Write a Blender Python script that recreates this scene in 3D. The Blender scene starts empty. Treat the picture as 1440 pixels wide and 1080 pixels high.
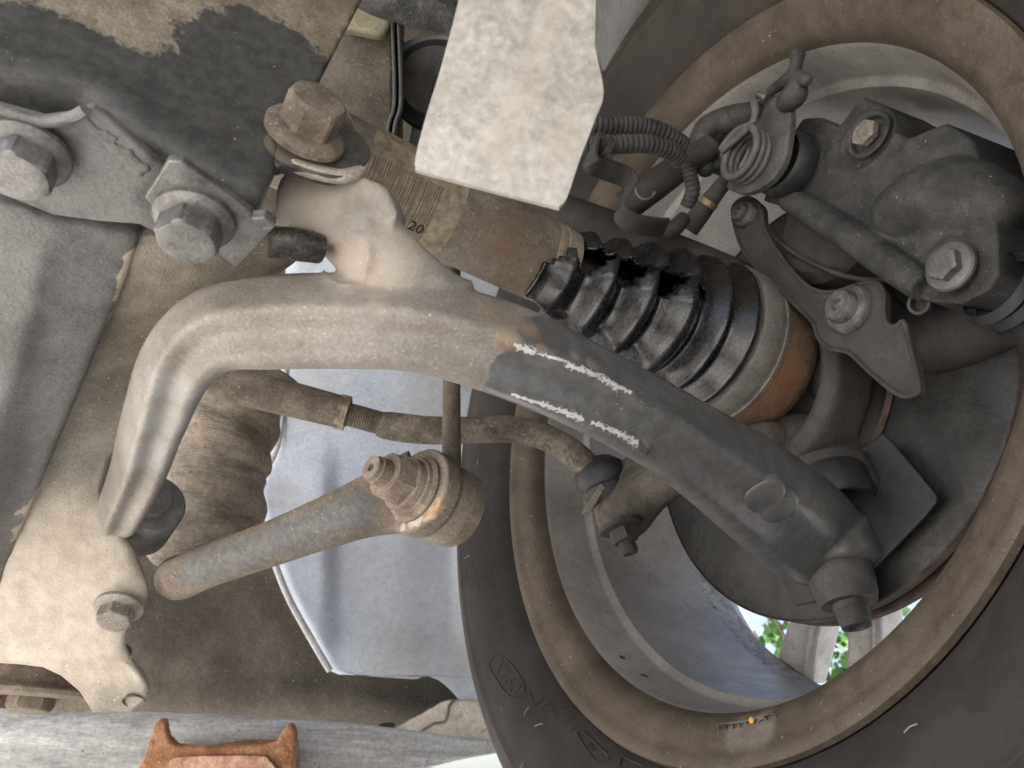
import bpy, bmesh, math, random
from mathutils import Vector, Matrix, noise

# ------------------------------------------------------------------ camera, sky, sun, exposure
S = bpy.context.scene
COL = S.collection
HC = 0.14                                   # height of the phone above the ground
FPX = 1081.0                                # focal length in photograph pixels (1440 wide)
TH = math.radians(31.5)                     # camera looks up by this much
FH = Vector((.468, .8837, 0)).normalized()
Fw = FH * math.cos(TH) + Vector((0, 0, math.sin(TH)))
Rt = Vector((FH.y, -FH.x, 0))
Up = FH * -math.sin(TH) + Vector((0, 0, math.cos(TH)))
O = Vector((0, 0, HC))

cam = bpy.data.cameras.new('camera')
camo = bpy.data.objects.new('camera', cam)
COL.objects.link(camo)
camo.matrix_world = Matrix.Translation(O) @ Matrix((Rt, Up, -Fw)).transposed().to_4x4()
cam.sensor_width = 36
cam.lens = 36 * FPX / 1440
cam.clip_start = 0.01
cam.clip_end = 500
cam.dof.use_dof = True
cam.dof.focus_distance = 0.36
cam.dof.aperture_fstop = 22
S.camera = camo

SUN_EL, SUN_AZ = math.radians(57), math.radians(312)   # azimuth measured from +Y clockwise
w = bpy.data.worlds.new('World'); S.world = w; w.use_nodes = True
nt = w.node_tree
sky = nt.nodes.new('ShaderNodeTexSky'); sky.sky_type = 'NISHITA'; sky.sun_disc = False
sky.sun_elevation = SUN_EL; sky.sun_rotation = SUN_AZ
sky.dust_density = 6.0; sky.ozone_density = 0.3
bg = nt.nodes['Background']; bg.inputs['Strength'].default_value = 0.105
nt.links.new(sky.outputs[0], bg.inputs['Color'])
sl = bpy.data.lights.new('sun', 'SUN'); sl.energy = 5.0; sl.angle = math.radians(0.6); sl.color = (1, .95, .88)
so = bpy.data.objects.new('sun', sl); COL.objects.link(so)
sd = Vector((math.sin(SUN_AZ) * math.cos(SUN_EL), math.cos(SUN_AZ) * math.cos(SUN_EL), math.sin(SUN_EL)))
so.rotation_euler = (-sd).to_track_quat('-Z', 'Y').to_euler()
so.location = sd * 6
S.view_settings.view_transform = 'Standard'
S.view_settings.look = 'None'
S.view_settings.exposure = 2.05
S.view_settings.gamma = 1
S.render.engine = 'CYCLES'
S.cycles.max_bounces = 8
S.cycles.diffuse_bounces = 4
S.cycles.use_denoising = True
S.cycles.caustics_reflective = False
S.cycles.caustics_refractive = False

rnd = random.Random(7)

# ------------------------------------------------------------------ placing helpers
def ray(x, y): return Rt * ((x - 720) / FPX) + Fw + Up * ((540 - y) / FPX)
def P(x, y, d): return O + ray(x, y) * d                      # at a measured distance
def PX(x, y, X): r = ray(x, y); return O + r * (X / r.x)      # on the plane X
def PY(x, y, Y): r = ray(x, y); return O + r * (Y / r.y)
def PZ(x, y, Z): r = ray(x, y); return O + r * (Z / r.z)      # on the plane Z above the lens
def dep(p): return (p - O).dot(Fw)
def pxr(p, r): return r * dep(p) / FPX                        # metres for r photograph pixels at p

def catmull(pts, n=6, closed=False):
    out = []; N = len(pts)
    rng = range(N if closed else N - 1)
    for i in rng:
        g = (lambda k: pts[k % N]) if closed else (lambda k: pts[max(0, min(N - 1, k))])
        p0, p1, p2, p3 = g(i - 1), g(i), g(i + 1), g(i + 2)
        for k in range(n):
            t = k / n
            out.append(tuple(0.5 * (2 * b + (c - a) * t + (2 * a - 5 * b + 4 * c - d) * t * t + (3 * b - a - 3 * c + d) * t ** 3)
                             for a, b, c, d in zip(p0, p1, p2, p3)))
    if not closed: out.append(tuple(pts[-1]))
    return out

class MB:
    def __init__(s): s.v = []; s.f = []; s.uv = []
    def quadgrid(s, rows, closed_v=True, us=None):
        b = len(s.v); n = len(rows[0])
        for r in rows: s.v.extend(r)
        m = n if closed_v else n - 1
        for i in range(len(rows) - 1):
            for j in range(m):
                k = (j + 1) % n
                s.f.append((b + i * n + j, b + i * n + k, b + (i + 1) * n + k, b + (i + 1) * n + j))
                u0, u1 = (us[i], us[i + 1]) if us else (i, i + 1)
                s.uv.append(((u0, j / n), (u0, (j + 1) / n), (u1, (j + 1) / n), (u1, j / n)))
        return b, n
    def tube(s, pts, rad, seg=20, n=6, ref=None, section=None, cap=True, round_end=(False, False), wob=0):
        """pts: points; rad: floats or (ra, rb); rb points at the lens"""
        data = []
        for p, r in zip(pts, rad):
            ra, rb = r if isinstance(r, tuple) else (r, r)
            data.append((p.x, p.y, p.z, ra, rb))
        if n > 1: data = catmull(data, n)
        c = [Vector(d[:3]) for d in data]
        R = [(max(d[3], 1e-5), max(d[4], 1e-5)) for d in data]
        if round_end[0]:
            T = (c[0] - c[1]).normalized(); r = R[0]; q = min(r)
            for a in (30, 55, 75, 86):
                a = math.radians(a); c.insert(0, c[0] * 0 + Vector(data[0][:3]) + T * q * math.sin(a)); R.insert(0, (r[0] * math.cos(a), r[1] * math.cos(a)))
        if round_end[1]:
            T = (c[-1] - c[-2]).normalized(); r = R[-1]; q = min(r)
            for a in (30, 55, 75, 86):
                a = math.radians(a); c.append(Vector(data[-1][:3]) + T * q * math.sin(a)); R.append((r[0] * math.cos(a), r[1] * math.cos(a)))
        rows = []; us = []; L = 0
        for i in range(len(c)):
            T = (c[min(i + 1, len(c) - 1)] - c[max(i - 1, 0)]).normalized()
            rf = ref if ref else (O - c[i]).normalized()
            bb = (rf - T * rf.dot(T)).normalized(); aa = bb.cross(T)
            if i: L += (c[i] - c[i - 1]).length
            us.append(L)
            row = []
            for j in range(seg):
                ph = 2 * math.pi * j / seg
                k = section(ph, i / (len(c) - 1)) if section else 1
                if wob: k *= 1 + wob * noise.noise(Vector((c[i].x * 60 + math.cos(ph), c[i].y * 60 + math.sin(ph), c[i].z * 60)))
                row.append(c[i] + aa * (math.cos(ph) * R[i][0] * k) + bb * (math.sin(ph) * R[i][1] * k))
            rows.append(row)
        b, m = s.quadgrid(rows, True, us)
        if cap:
            s.f.append(tuple(b + j for j in range(m))[::-1]); s.uv.append(((0, 0),) * m)
            e = b + (len(rows) - 1) * m
            s.f.append(tuple(e + j for j in range(m))); s.uv.append(((0, 0),) * m)
        return s
    def lathe(s, prof, org, axis, seg=48, a0=0, a1=2 * math.pi, ref=None, wob=None):
        """prof: (t along axis, radius)"""
        ax = Vector(axis).normalized(); org = Vector(org)
        rf = Vector(ref) if ref else (Vector((0, 0, 1)) if abs(ax.z) < .9 else Vector((1, 0, 0)))
        e1 = (rf - ax * rf.dot(ax)).normalized(); e2 = ax.cross(e1)
        full = abs(a1 - a0 - 2 * math.pi) < 1e-6
        rows = []; us = []; L = 0
        for i, (t, r) in enumerate(prof):
            if i: L += math.hypot(t - prof[i - 1][0], 0 if callable(r) or callable(prof[i - 1][1]) else r - prof[i - 1][1])
            us.append(L); row = []
            for j in range(seg if full else seg + 1):
                a = a0 + (a1 - a0) * j / seg
                rr = r(a) if callable(r) else r
                if wob: rr *= wob(t, a)
                row.append(org + ax * t + e1 * (rr * math.cos(a)) + e2 * (rr * math.sin(a)))
            rows.append(row)
        s.quadgrid(rows, full, us)
        return s
    def extrude(s, pts, vec):
        b = len(s.v); n = len(pts); vec = Vector(vec)
        s.v.extend(pts); s.v.extend(p + vec for p in pts)
        s.f.append(tuple(range(b, b + n))); s.uv.append(tuple((0, 0) for _ in range(n)))
        s.f.append(tuple(range(b + 2 * n - 1, b + n - 1, -1))); s.uv.append(tuple((0, 0) for _ in range(n)))
        for i in range(n):
            j = (i + 1) % n
            s.f.append((b + i, b + n + i, b + n + j, b + j)); s.uv.append(((0, 0),) * 4)
        return s
    def ball(s, c, r, seg=16, squash=None, axis=(0, 0, 1)):
        n = seg // 2
        prof = [(-math.cos(math.pi * i / n), max(math.sin(math.pi * i / n), 1e-4)) for i in range(n + 1)]
        k = squash or 1
        return s.lathe([(t * r * k, q * r) for t, q in prof], c, axis, seg)
    def box(s, c, ex, ey, ez):
        pts = [c + ex * a + ey * b2 - ez for a, b2 in ((-1, -1), (1, -1), (1, 1), (-1, 1))]
        return s.extrude(pts, ez * 2)
    def build(s, name, mat, parent=None, remesh=0, smooth=0, bevel=0, sharp=38, sub=0, solid=0, merge=True, recalc=True):
        me = bpy.data.meshes.new(name)
        me.from_pydata([tuple(v) for v in s.v], [], s.f)
        if len(s.uv) == len(s.f):
            uvl = me.uv_layers.new(name='UVMap')
            i = 0
            for q in s.uv:
                for c in q: uvl.data[i].uv = c; i += 1
        bm = bmesh.new(); bm.from_mesh(me)
        if merge: bmesh.ops.remove_doubles(bm, verts=bm.verts, dist=1e-6)
        if recalc: bmesh.ops.recalc_face_normals(bm, faces=bm.faces)
        for f in bm.faces: f.smooth = True
        bm.to_mesh(me); bm.free()
        o = bpy.data.objects.new(name, me); COL.objects.link(o)
        if mat: me.materials.append(mat)
        if remesh:
            m = o.modifiers.new('remesh', 'REMESH'); m.mode = 'VOXEL'; m.voxel_size = remesh; m.use_smooth_shade = True
            if smooth:
                m = o.modifiers.new('smooth', 'SMOOTH'); m.factor = .5; m.iterations = smooth
        else:
            if solid:
                m = o.modifiers.new('solid', 'SOLIDIFY'); m.thickness = solid; m.offset = -1
            if bevel:
                m = o.modifiers.new('bevel', 'BEVEL'); m.width = bevel; m.segments = 3; m.limit_method = 'ANGLE'; m.angle_limit = math.radians(40)
            if sub:
                m = o.modifiers.new('sub', 'SUBSURF'); m.levels = sub; m.render_levels = sub
            if sharp: me.set_sharp_from_angle(angle=math.radians(sharp))
        if parent: attach(o, parent)
        return o

def attach(o, parent):
    o.parent = parent
    o.matrix_parent_inverse = parent.matrix_world.inverted() if parent.type == 'EMPTY' else Matrix.Identity(4)

def thing(name, label, cat, loc, group=None, kind=None):
    e = bpy.data.objects.new(name, None); COL.objects.link(e)
    e.location = loc; e.empty_display_size = .02
    e.matrix_world = Matrix.Translation(loc)
    e['label'] = label; e['category'] = cat
    if group: e['group'] = group
    if kind: e['kind'] = kind
    return e

def tag(o, label, cat, group=None, kind=None):
    if label: o['label'] = label
    if cat: o['category'] = cat
    if group: o['group'] = group
    if kind: o['kind'] = kind
    return o

def surf(o, x, y, dflt=.4):
    """point of object o under photograph pixel x, y"""
    dg = bpy.context.evaluated_depsgraph_get(); ev = o.evaluated_get(dg)
    inv = ev.matrix_world.inverted()
    d = ray(x, y).normalized()
    hit, loc, nrm, idx = ev.ray_cast(inv @ O, (inv.to_3x3() @ d).normalized())
    return ev.matrix_world @ loc if hit else P(x, y, dflt)

# ------------------------------------------------------------------ materials
def M(name, cols, scale=40, rough=(.55, .85), metal=0.0, bump=.25, fine=900, specks=None, patches=(), spec=.4, stretch=None, dirt=None, bumpd=.0009, coat=0, big=None, grime=.5):
    """cols: three colours from low to high noise. patches: list of dicts (spheres, color, color2, rough, amp, nscale, soft, bump)"""
    m = bpy.data.materials.new(name); m.use_nodes = True
    t = m.node_tree; N = t.nodes; Lk = t.links
    bs = N['Principled BSDF']
    tc = N.new('ShaderNodeTexCoord')
    vec = tc.outputs['Object']
    if stretch:
        mp = N.new('ShaderNodeMapping'); mp.inputs['Scale'].default_value = stretch
        Lk.new(vec, mp.inputs['Vector']); vecs = mp.outputs[0]
    else: vecs = vec
    def nz(sc, det=8, ro=.6, v=None, dist=0):
        n = N.new('ShaderNodeTexNoise'); n.inputs['Scale'].default_value = sc; n.inputs['Detail'].default_value = det
        n.inputs['Roughness'].default_value = ro; n.inputs['Distortion'].default_value = dist
        Lk.new(v if v else vecs, n.inputs['Vector']); return n.outputs['Fac']
    def math_(op, a, b=None, clamp=False):
        n = N.new('ShaderNodeMath'); n.operation = op; n.use_clamp = clamp
        for i, q in enumerate((a, b)):
            if q is None: continue
            if isinstance(q, (int, float)): n.inputs[i].default_value = q
            else: Lk.new(q, n.inputs[i])
        return n.outputs[0]
    def mix(fac, a, b):
        n = N.new('ShaderNodeMix'); n.data_type = 'RGBA'
        if isinstance(fac, (int, float)): n.inputs[0].default_value = fac
        else: Lk.new(fac, n.inputs[0])
        for i, q in ((6, a), (7, b)):
            if isinstance(q, tuple): n.inputs[i].default_value = (*q, 1)
            else: Lk.new(q, n.inputs[i])
        return n.outputs[2]
    def mixf(fac, a, b):
        n = N.new('ShaderNodeMix'); n.data_type = 'FLOAT'
        Lk.new(fac, n.inputs[0])
        for i, q in ((2, a), (3, b)):
            if isinstance(q, (int, float)): n.inputs[i].default_value = q
            else: Lk.new(q, n.inputs[i])
        return n.outputs[0]
    def ramp(f, stops):
        n = N.new('ShaderNodeValToRGB'); el = n.color_ramp.elements
        while len(el) < len(stops): el.new(.5)
        for e, (p, c) in zip(el, stops): e.position = p; e.color = (*c, 1) if len(c) == 3 else c
        Lk.new(f, n.inputs[0]); return n.outputs[0]
    def smooth(f, lo, hi):
        n = N.new('ShaderNodeMapRange'); n.interpolation_type = 'SMOOTHSTEP'
        n.inputs[1].default_value = lo; n.inputs[2].default_value = hi
        Lk.new(f, n.inputs[0]); return n.outputs[0]
    a = nz(scale); b = nz(scale * 7, 6, .65)
    f = math_('ADD', math_('MULTIPLY', a, .68), math_('MULTIPLY', b, .32))
    col = ramp(f, [(.39, cols[0]), (.5, cols[1]), (.61, cols[2])])
    stn = ramp(nz(scale * 2.6, 9, .72, None, .4), [(.36, (.62, .60, .58)), (.50, (1, 1, 1)), (.68, (1.10, 1.09, 1.07))])
    ms = N.new('ShaderNodeMix'); ms.data_type = 'RGBA'; ms.blend_type = 'MULTIPLY'; ms.inputs[0].default_value = grime
    Lk.new(col, ms.inputs[6]); Lk.new(stn, ms.inputs[7]); col = ms.outputs[2]
    fn = nz(fine, 3, .5, vec)
    g = ramp(fn, [(.2, (.74, .74, .74)), (.8, (1.26, 1.26, 1.26))])
    mm = N.new('ShaderNodeMix'); mm.data_type = 'RGBA'; mm.blend_type = 'MULTIPLY'; mm.inputs[0].default_value = 1
    Lk.new(col, mm.inputs[6]); Lk.new(g, mm.inputs[7]); col = mm.outputs[2]
    ro = mixf(smooth(b, .3, .7), rough[0], rough[1])
    height = math_('ADD', math_('MULTIPLY', fn, .45), math_('MULTIPLY', b, 1.0))
    if big:
        height = math_('ADD', height, math_('MULTIPLY', nz(big, 4, .55), 2.5))
    metal_s = metal
    for p in patches:
        d = None
        for c, r in p.get('spheres', ()):
            vm = N.new('ShaderNodeVectorMath'); vm.operation = 'DISTANCE'
            Lk.new(vec, vm.inputs[0]); vm.inputs[1].default_value = tuple(c)
            q = math_('DIVIDE', vm.outputs['Value'], r)
            d = q if d is None else math_('MINIMUM', d, q)
        for a_, b_, r in p.get('lines', ()):
            def VM(op, *q):
                n = N.new('ShaderNodeVectorMath'); n.operation = op
                for i_, k_ in enumerate(q):
                    if isinstance(k_, Vector): n.inputs[i_].default_value = k_
                    else: Lk.new(k_, n.inputs['Scale'] if (op == 'SCALE' and i_ == 1) else n.inputs[i_])
                return n
            ab_ = b_ - a_
            pa = VM('SUBTRACT', vec, a_).outputs[0]
            tt_ = math_('ADD', VM('DOT_PRODUCT', pa, ab_ / ab_.length_squared).outputs['Value'], 0, True)
            sc_ = N.new('ShaderNodeVectorMath'); sc_.operation = 'SCALE'; sc_.inputs[0].default_value = ab_; Lk.new(tt_, sc_.inputs['Scale'])
            q = math_('DIVIDE', VM('DISTANCE', pa, sc_.outputs[0]).outputs['Value'], r)
            d = q if d is None else math_('MINIMUM', d, q)
        nn = nz(p.get('nscale', 60), 6, .62, vec)
        d = math_('ADD', d, math_('MULTIPLY', math_('SUBTRACT', nn, .5), p.get('amp', .6)))
        so_ = p.get('soft', .05)
        mk = smooth(d, 1 + so_, 1 - so_)
        if p.get('alpha'): mk = math_('MULTIPLY', mk, p['alpha'])
        c2 = p.get('color2', p['color'])
        pc = mix(smooth(b, .35, .65), p['color'], c2)
        col = mix(mk, col, pc)
        ro = mixf(mk, ro, p.get('rough', .5))
        if 'metal' in p: metal_s = mixf(mk, metal_s if not isinstance(metal_s, float) else float(metal_s), p['metal'])
        height = mixf(mk, height, math_('MULTIPLY', height, p.get('bump', 1.0)))
        if p.get('lift'): height = math_('ADD', height, math_('MULTIPLY', mk, p['lift']))
    if specks:
        sc, thr, c = specks
        sp = nz(sc, 2, .5, vec)
        big_ = nz(scale * .8, 3, .5, vec)
        k = math_('MULTIPLY', smooth(sp, thr, thr + .05), smooth(big_, .35, .6))
        col = mix(k, col, c)
        height = math_('ADD', height, math_('MULTIPLY', k, .5))
    Lk.new(col, bs.inputs['Base Color']); Lk.new(ro, bs.inputs['Roughness'])
    if isinstance(metal_s, (int, float)): bs.inputs['Metallic'].default_value = metal_s
    else: Lk.new(metal_s, bs.inputs['Metallic'])
    bs.inputs['Specular IOR Level'].default_value = spec
    if coat: bs.inputs['Coat Weight'].default_value = coat; bs.inputs['Coat Roughness'].default_value = .08
    bp = N.new('ShaderNodeBump'); bp.inputs['Strength'].default_value = min(1, bump * 1.5); bp.inputs['Distance'].default_value = bumpd
    Lk.new(height, bp.inputs['Height']); Lk.new(bp.outputs[0], bs.inputs['Normal'])
    m['_h'] = 1
    return m

def sph(*items): return [(P(x, y, d), r) for x, y, d, r in items]

TAN = ((.24, .19, .135), (.36, .30, .225), (.50, .43, .34))
m_bolt = M('dusty bolt steel', ((0.16, 0.144, 0.12), (0.256, 0.232, 0.196), (0.336, 0.312, 0.272)), 90, (.4, .7), .35, .2, specks=(700, .66, (.62, .58, .5)))
m_boltbrown = M('dirty brown bolt', ((0.112, 0.088, 0.068), (0.168, 0.136, 0.104), (0.24, 0.2, 0.152)), 80, (.6, .9), 0, .3, specks=(900, .66, (.5, .44, .36)))
m_boltgrey = M('zinc bolt', ((0.1209, 0.1186, 0.1116), (0.1674, 0.1651, 0.1581), (0.2139, 0.2093, 0.2)), 90, (.35, .6), .5, .15)
m_dust = M('dust covered steel', ((0.128, 0.1024, 0.0768), (0.1856, 0.1536, 0.1152), (0.2432, 0.2048, 0.16)), 70, (.75, .95), 0, .5, specks=(1000, .66, (.55, .49, .4)))
m_rubber = M('black greasy rubber', ((0.0064, 0.0064, 0.0072), (0.0096, 0.0096, 0.0104), (0.0176, 0.0176, 0.0176)), 60, (.26, .42), 0, .1, 700, spec=.6, grime=.1)
m_rubberdry = M('dry black rubber', ((.018, .018, .020), (.028, .028, .030), (.05, .05, .05)), 50, (.4, .62), 0, .15, spec=.5)
m_grease = M('grease', ((.012, .012, .012), (.02, .02, .02), (.05, .05, .05)), 120, (.05, .16), 0, .7, 500, spec=.9, coat=.8)
m_hose = M('dusty corrugated hose', ((0.036, 0.0336, 0.032), (0.06, 0.056, 0.0528), (0.088, 0.08, 0.076)), 60, (.6, .8), 0, .25)
m_castdark = M('dark cast iron', ((0.036, 0.033, 0.0318), (0.054, 0.0498, 0.048), (0.075, 0.069, 0.066)), 45, (.6, .85), .0, .35, 1100, specks=(1000, .71, (.25, .23, .21)))
m_caliper = M('grey caliper casting', ((0.035, 0.0346, 0.0337), (0.0576, 0.0568, 0.0543), (0.0864, 0.0844, 0.0802)), 60, (.55, .8), .15, .5, 900, specks=(700, .69, (.40, .39, .36)))  # colours inside the wheel are darkened for brake dust and to imitate shade
m_black = M('black void plastic', ((.008, .008, .009), (.012, .012, .013), (.02, .02, .02)), 40, (.6, .8), 0, .1)

# ------------------------------------------------------------------ fasteners
def hexr(s, ph=0):
    return lambda a: (s / 2) / math.cos(((a + ph) % (math.pi / 3)) - math.pi / 6)

def bolt(parent, pos, axis, s, h, mat, flange=0, fh=.003, ph=0, stud=None, name='bolt', washer_mat=None, dome=0):
    """hexagon head of size s standing h off pos along axis"""
    mb = MB(); ax = Vector(axis).normalized()
    hx = hexr(s, ph)
    z0 = fh if flange else 0
    prof = [(0, hx), (z0, hx), (z0 + h * .86, hx), (z0 + h * .97, s * .5), (z0 + h, s * .455), (z0 + h + dome, s * .30), (z0 + h + dome, .0001)]
    if stud:
        sr, sh = stud
        prof = prof[:4] + [(z0 + h, s * .46), (z0 + h, sr * 1.02)]
        k = 0
        z = z0 + h
        while z < z0 + h + sh - .0012:
            prof += [(z, sr), (z + .0005, sr * .93), (z + .0010, sr)]; z += .0010
        prof += [(z0 + h + sh, sr * .86), (z0 + h + sh, sr * .42), (z0 + h + sh - sr * .7, sr * .34), (z0 + h + sh - sr * .75, .0001)]
    b = mb.lathe(prof, pos, ax, 48).build(name, mat, parent, sharp=25)
    if flange:
        MB().lathe([(0, .0001), (0, flange), (fh * .55, flange), (fh * .9, flange * .93), (fh * 1.25, s * .56), (fh * 1.3, .0001)], pos, ax, 48).build('washer', washer_mat or mat, b, sharp=30)
    return b

# ================================================================== SETTING
gm = M('concrete ground', ((.38, .38, .375), (.48, .48, .475), (.58, .58, .57)), 3, (.8, .95), 0, .3, 120)
g = MB(); g.extrude([Vector((-60, -60, -.06)), Vector((60, -60, -.06)), Vector((60, 60, -.06)), Vector((-60, 60, -.06))], (0, 0, .06))
tag(g.build('ground', gm, sharp=0), 'pale concrete ground under the jacked up car', 'ground', kind='structure')

# ------------------------------------------------------------------ car underbody above everything
ub = thing('car_underbody', 'dirty brown car underbody with floor pan and sill behind the suspension', 'underbody', (0.0, .95, HC + .3))
m_ub = M('dirty underseal', ((.066, .056, .044), (.088, .075, .06), (.125, .108, .086)), 9, (.75, .95), 0, .8, 260, specks=(420, .66, (.34, .28, .20)), big=30, bumpd=.0012)
mb = MB()
mb.extrude([Vector((-.46, -1.1, HC + .64)), Vector((.55, -1.1, HC + .64)), Vector((.55, 1.35, HC + .64)), Vector((-.46, 1.35, HC + .64))], (0, 0, .04))
mb.build('floor_pan', m_ub, ub, sharp=30)
mb = MB()   # outer skin of the wing above the wheel
mb.extrude([Vector((.535, -.32, HC + .45)), Vector((.535, 1.4, HC + .45)), Vector((.535, 1.4, HC + .9)), Vector((.535, -.32, HC + .9))], (.02, 0, 0))
mb.build('wing_panel', m_ub, ub, sharp=30)
mb = MB()   # unseen bumper panel, added behind the camera to block sky light
mb.extrude([Vector((-.47, -.62, HC + .13)), Vector((.53, -.62, HC + .13)), Vector((.53, -.70, HC + .635)), Vector((-.47, -.70, HC + .635))], (0, -.02, 0))
mb.build('bumper_sky_block', m_ub, ub, sharp=30)
# rear wall that drops from the floor pan to the sill, gently pressed
rows = []
wall = [[(60, 300, 1.02), (760, 300, 1.02)], [(60, 560, 1.0), (760, 560, 1.0)], [(60, 760, .93), (760, 790, .98)],
        [(60, 860, .86), (760, 870, .96)], [(60, 940, .84), (760, 950, .92)], [(60, 990, .86), (760, 1000, .86)], [(60, 1060, .93), (760, 1050, .86)]]
for r in catmull([tuple(v for p in r for v in P(*p)) for r in wall], 8):
    a, b = Vector(r[:3]), Vector(r[3:]); row = []
    for j in range(61):
        p = a.lerp(b, j / 60)
        k = noise.noise(p * 7) * .016 + noise.noise(p * 22) * .004
        row.append(p - Fw * k)
    rows.append(row)
mb = MB(); mb.quadgrid(rows, False)
mb.build('inner_sill', m_ub, ub, solid=-.01, sharp=0, recalc=False)
m_sill = M('dusty sill with painted sunlight', ((.42, .37, .29), (.53, .48, .40), (.64, .60, .52)), 30, (.8, .95), 0, .6, 500, big=60)  # sunlight on the sill is put into this pale dusty colour
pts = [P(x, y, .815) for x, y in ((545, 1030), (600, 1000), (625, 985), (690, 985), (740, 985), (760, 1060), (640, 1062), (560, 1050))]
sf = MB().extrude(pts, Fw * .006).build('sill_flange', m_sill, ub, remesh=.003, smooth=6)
sf['label'] = 'dusty flange of the sill with sunlight painted in'
seam = MB().tube([P(x, y, .8145) for x, y in ((590, 1030), (610, 1018), (626, 1014), (632, 992), (640, 984))], [.0016] * 5, 8)
seam.build('weld_seam', m_dust, ub)
pts = [P(x, y, .818) for x, y in catmull([(535, 1018), (550, 1016), (556, 1019), (548, 1024), (533, 1024)], 4, True)]
MB().extrude(pts, Fw * -.002).build('drain_plug', m_black, ub)
# wheel-house inner wall seen at the top
m_arch = M('brown wheel house', ((.055, .046, .036), (.088, .075, .06), (.12, .105, .085)), 30, (.8, .95), 0, .5, 500, specks=(500, .66, (.20, .17, .13)))
pts = [P(x, y, .56) for x, y in ((300, -60), (556, -60), (556, 30), (552, 300), (300, 300))]
MB().extrude(pts, Fw * .05).build('chassis_wall', m_arch, ub, bevel=.004)
pts = [P(x, y, .54) for x, y in catmull([(470, 20), (500, 5), (530, 18), (548, 30), (535, 48), (500, 42), (478, 38)], 4, True)]
MB().extrude(pts, Fw * .012).build('body_plug', M('olive plug', ((.13, .12, .075), (.18, .165, .11), (.24, .22, .15)), 60), ub, bevel=.003)

# ================================================================== SUBFRAME
m_sub = M('dusty subframe steel', ((.27, .245, .205), (.34, .315, .27), (.42, .395, .345)), 16, (.7, .92), 0, .6, 800, grime=.35, specks=(600, .655, (.68, .62, .52)),
          patches=[dict(spheres=sph((60, 860, .40, .05), (130, 900, .41, .03), (40, 760, .39, .035)), color=(.46, .41, .33), color2=(.60, .54, .45), rough=.9, amp=1.1, nscale=45, soft=.4, alpha=.7),
                   dict(spheres=sph((290, 400, .32, .035), (240, 470, .345, .03), (210, 540, .37, .025), (350, 370, .32, .03)), color=(.17, .145, .105), color2=(.25, .22, .17), rough=.9, amp=.9, nscale=40, soft=.35, alpha=.8)])  # dirt and shade painted together on the upper part of the leg
m_subdark = M('oil wet subframe paint', ((.13, .105, .07), (.195, .165, .12), (.28, .25, .195)), 34, (.7, .9), 0, .5, 700, specks=(520, .70, (.40, .37, .31)),
              patches=[dict(spheres=[(PY(x, y, .2), r) for x, y, r in ((330, 170, .034), (250, 190, .035), (170, 160, .03), (60, 100, .028), (370, 90, .028), (330, 60, .016), (120, 140, .03), (0, 120, .03), (385, 240, .022), (300, 230, .03))],
                            color=(.045, .045, .044), color2=(.075, .075, .072), rough=.42, amp=.9, nscale=130, soft=.06, bump=.4),
                       dict(spheres=[(PY(x, y, .2), r) for x, y, r in ((425, 190, .010), (405, 205, .008), (440, 215, .009))], color=(.13, .105, .08), color2=(.17, .14, .105), rough=.85, amp=.9, nscale=120, soft=.06),
                       dict(spheres=[(PY(x, y, .2), r) for x, y, r in ((490, 205, .010), (470, 170, .008), (500, 225, .008), (480, 235, .007))], color=(.055, .054, .05), color2=(.095, .09, .08), rough=.5, amp=.8, nscale=120, soft=.2)])
m_subgrey = M('grey painted subframe', ((0.1148, 0.1148, 0.1105), (0.1487, 0.1487, 0.1445), (0.187, 0.187, 0.181)), 22, (.5, .75), .05, .3, 900, specks=(700, .72, (.38, .38, .36)), big=90, grime=.3,
              patches=[dict(lines=[(PZ(225, 236, .18), PZ(372, 318, .18), .0045), (PZ(205, 285, .18), PZ(238, 232, .18), .0035), (PZ(-40, 258, .182), PZ(75, 306, .182), .005), (PZ(75, 306, .182), PZ(196, 322, .182), .0025)], color=(.035, .034, .033), color2=(.07, .068, .065), rough=.5, amp=1.8, nscale=90, soft=.6, alpha=.85),
                       dict(spheres=[(PZ(38, 214, .18), .0150), (PZ(274, 306, .18), .0165)], color=(.06, .058, .055), color2=(.10, .098, .094), rough=.55, amp=1.2, nscale=120, soft=.4, alpha=.7),
                       dict(lines=[(P(192, 360, .286), P(148, 470, .322), .0035), (P(148, 470, .322), P(105, 570, .352), .0035), (P(105, 570, .352), P(30, 750, .392), .006)], color=(.40, .36, .29), color2=(.48, .43, .35), rough=.9, amp=3.2, nscale=110, soft=.12)])
sub = thing('subframe', 'dusty steel subframe with oil wet front, bolted plates and the arm clevis', 'subframe', (-.05, .3, HC + .2))
# front face, normal -Y
fr = [(-90, -50), (535, -50), (508, 0), (470, 75), (442, 128), (400, 150), (392, 200), (390, 240), (380, 262), (340, 246), (270, 208), (205, 168), (165, 135), (130, 112), (60, 96), (-90, 55)]
pts = [PY(x, y, .2) for x, y in fr]
mb = MB().extrude(pts, Vector((0, .055, .03)))
fe = [PY(x, y, .2) + Vector((0, .0102, 0)) for x, y in ((-120, 40), (60, 88), (130, 104), (165, 128), (205, 160), (270, 200), (340, 238), (378, 256))]
mb.tube(fe, [.0115] * len(fe), 24, 5)
mb.tube([p + Vector((0, .02, .01)) for p in fe], [.0115] * len(fe), 24, 5)
mb.build('front_face', m_subdark, sub, remesh=.0016, smooth=7)
tabp = catmull([(372, 150), (392, 118), (440, 112), (478, 140), (508, 185), (521, 213), (508, 238), (476, 249), (440, 242), (404, 232), (388, 232), (376, 200)], 5, True)
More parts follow.
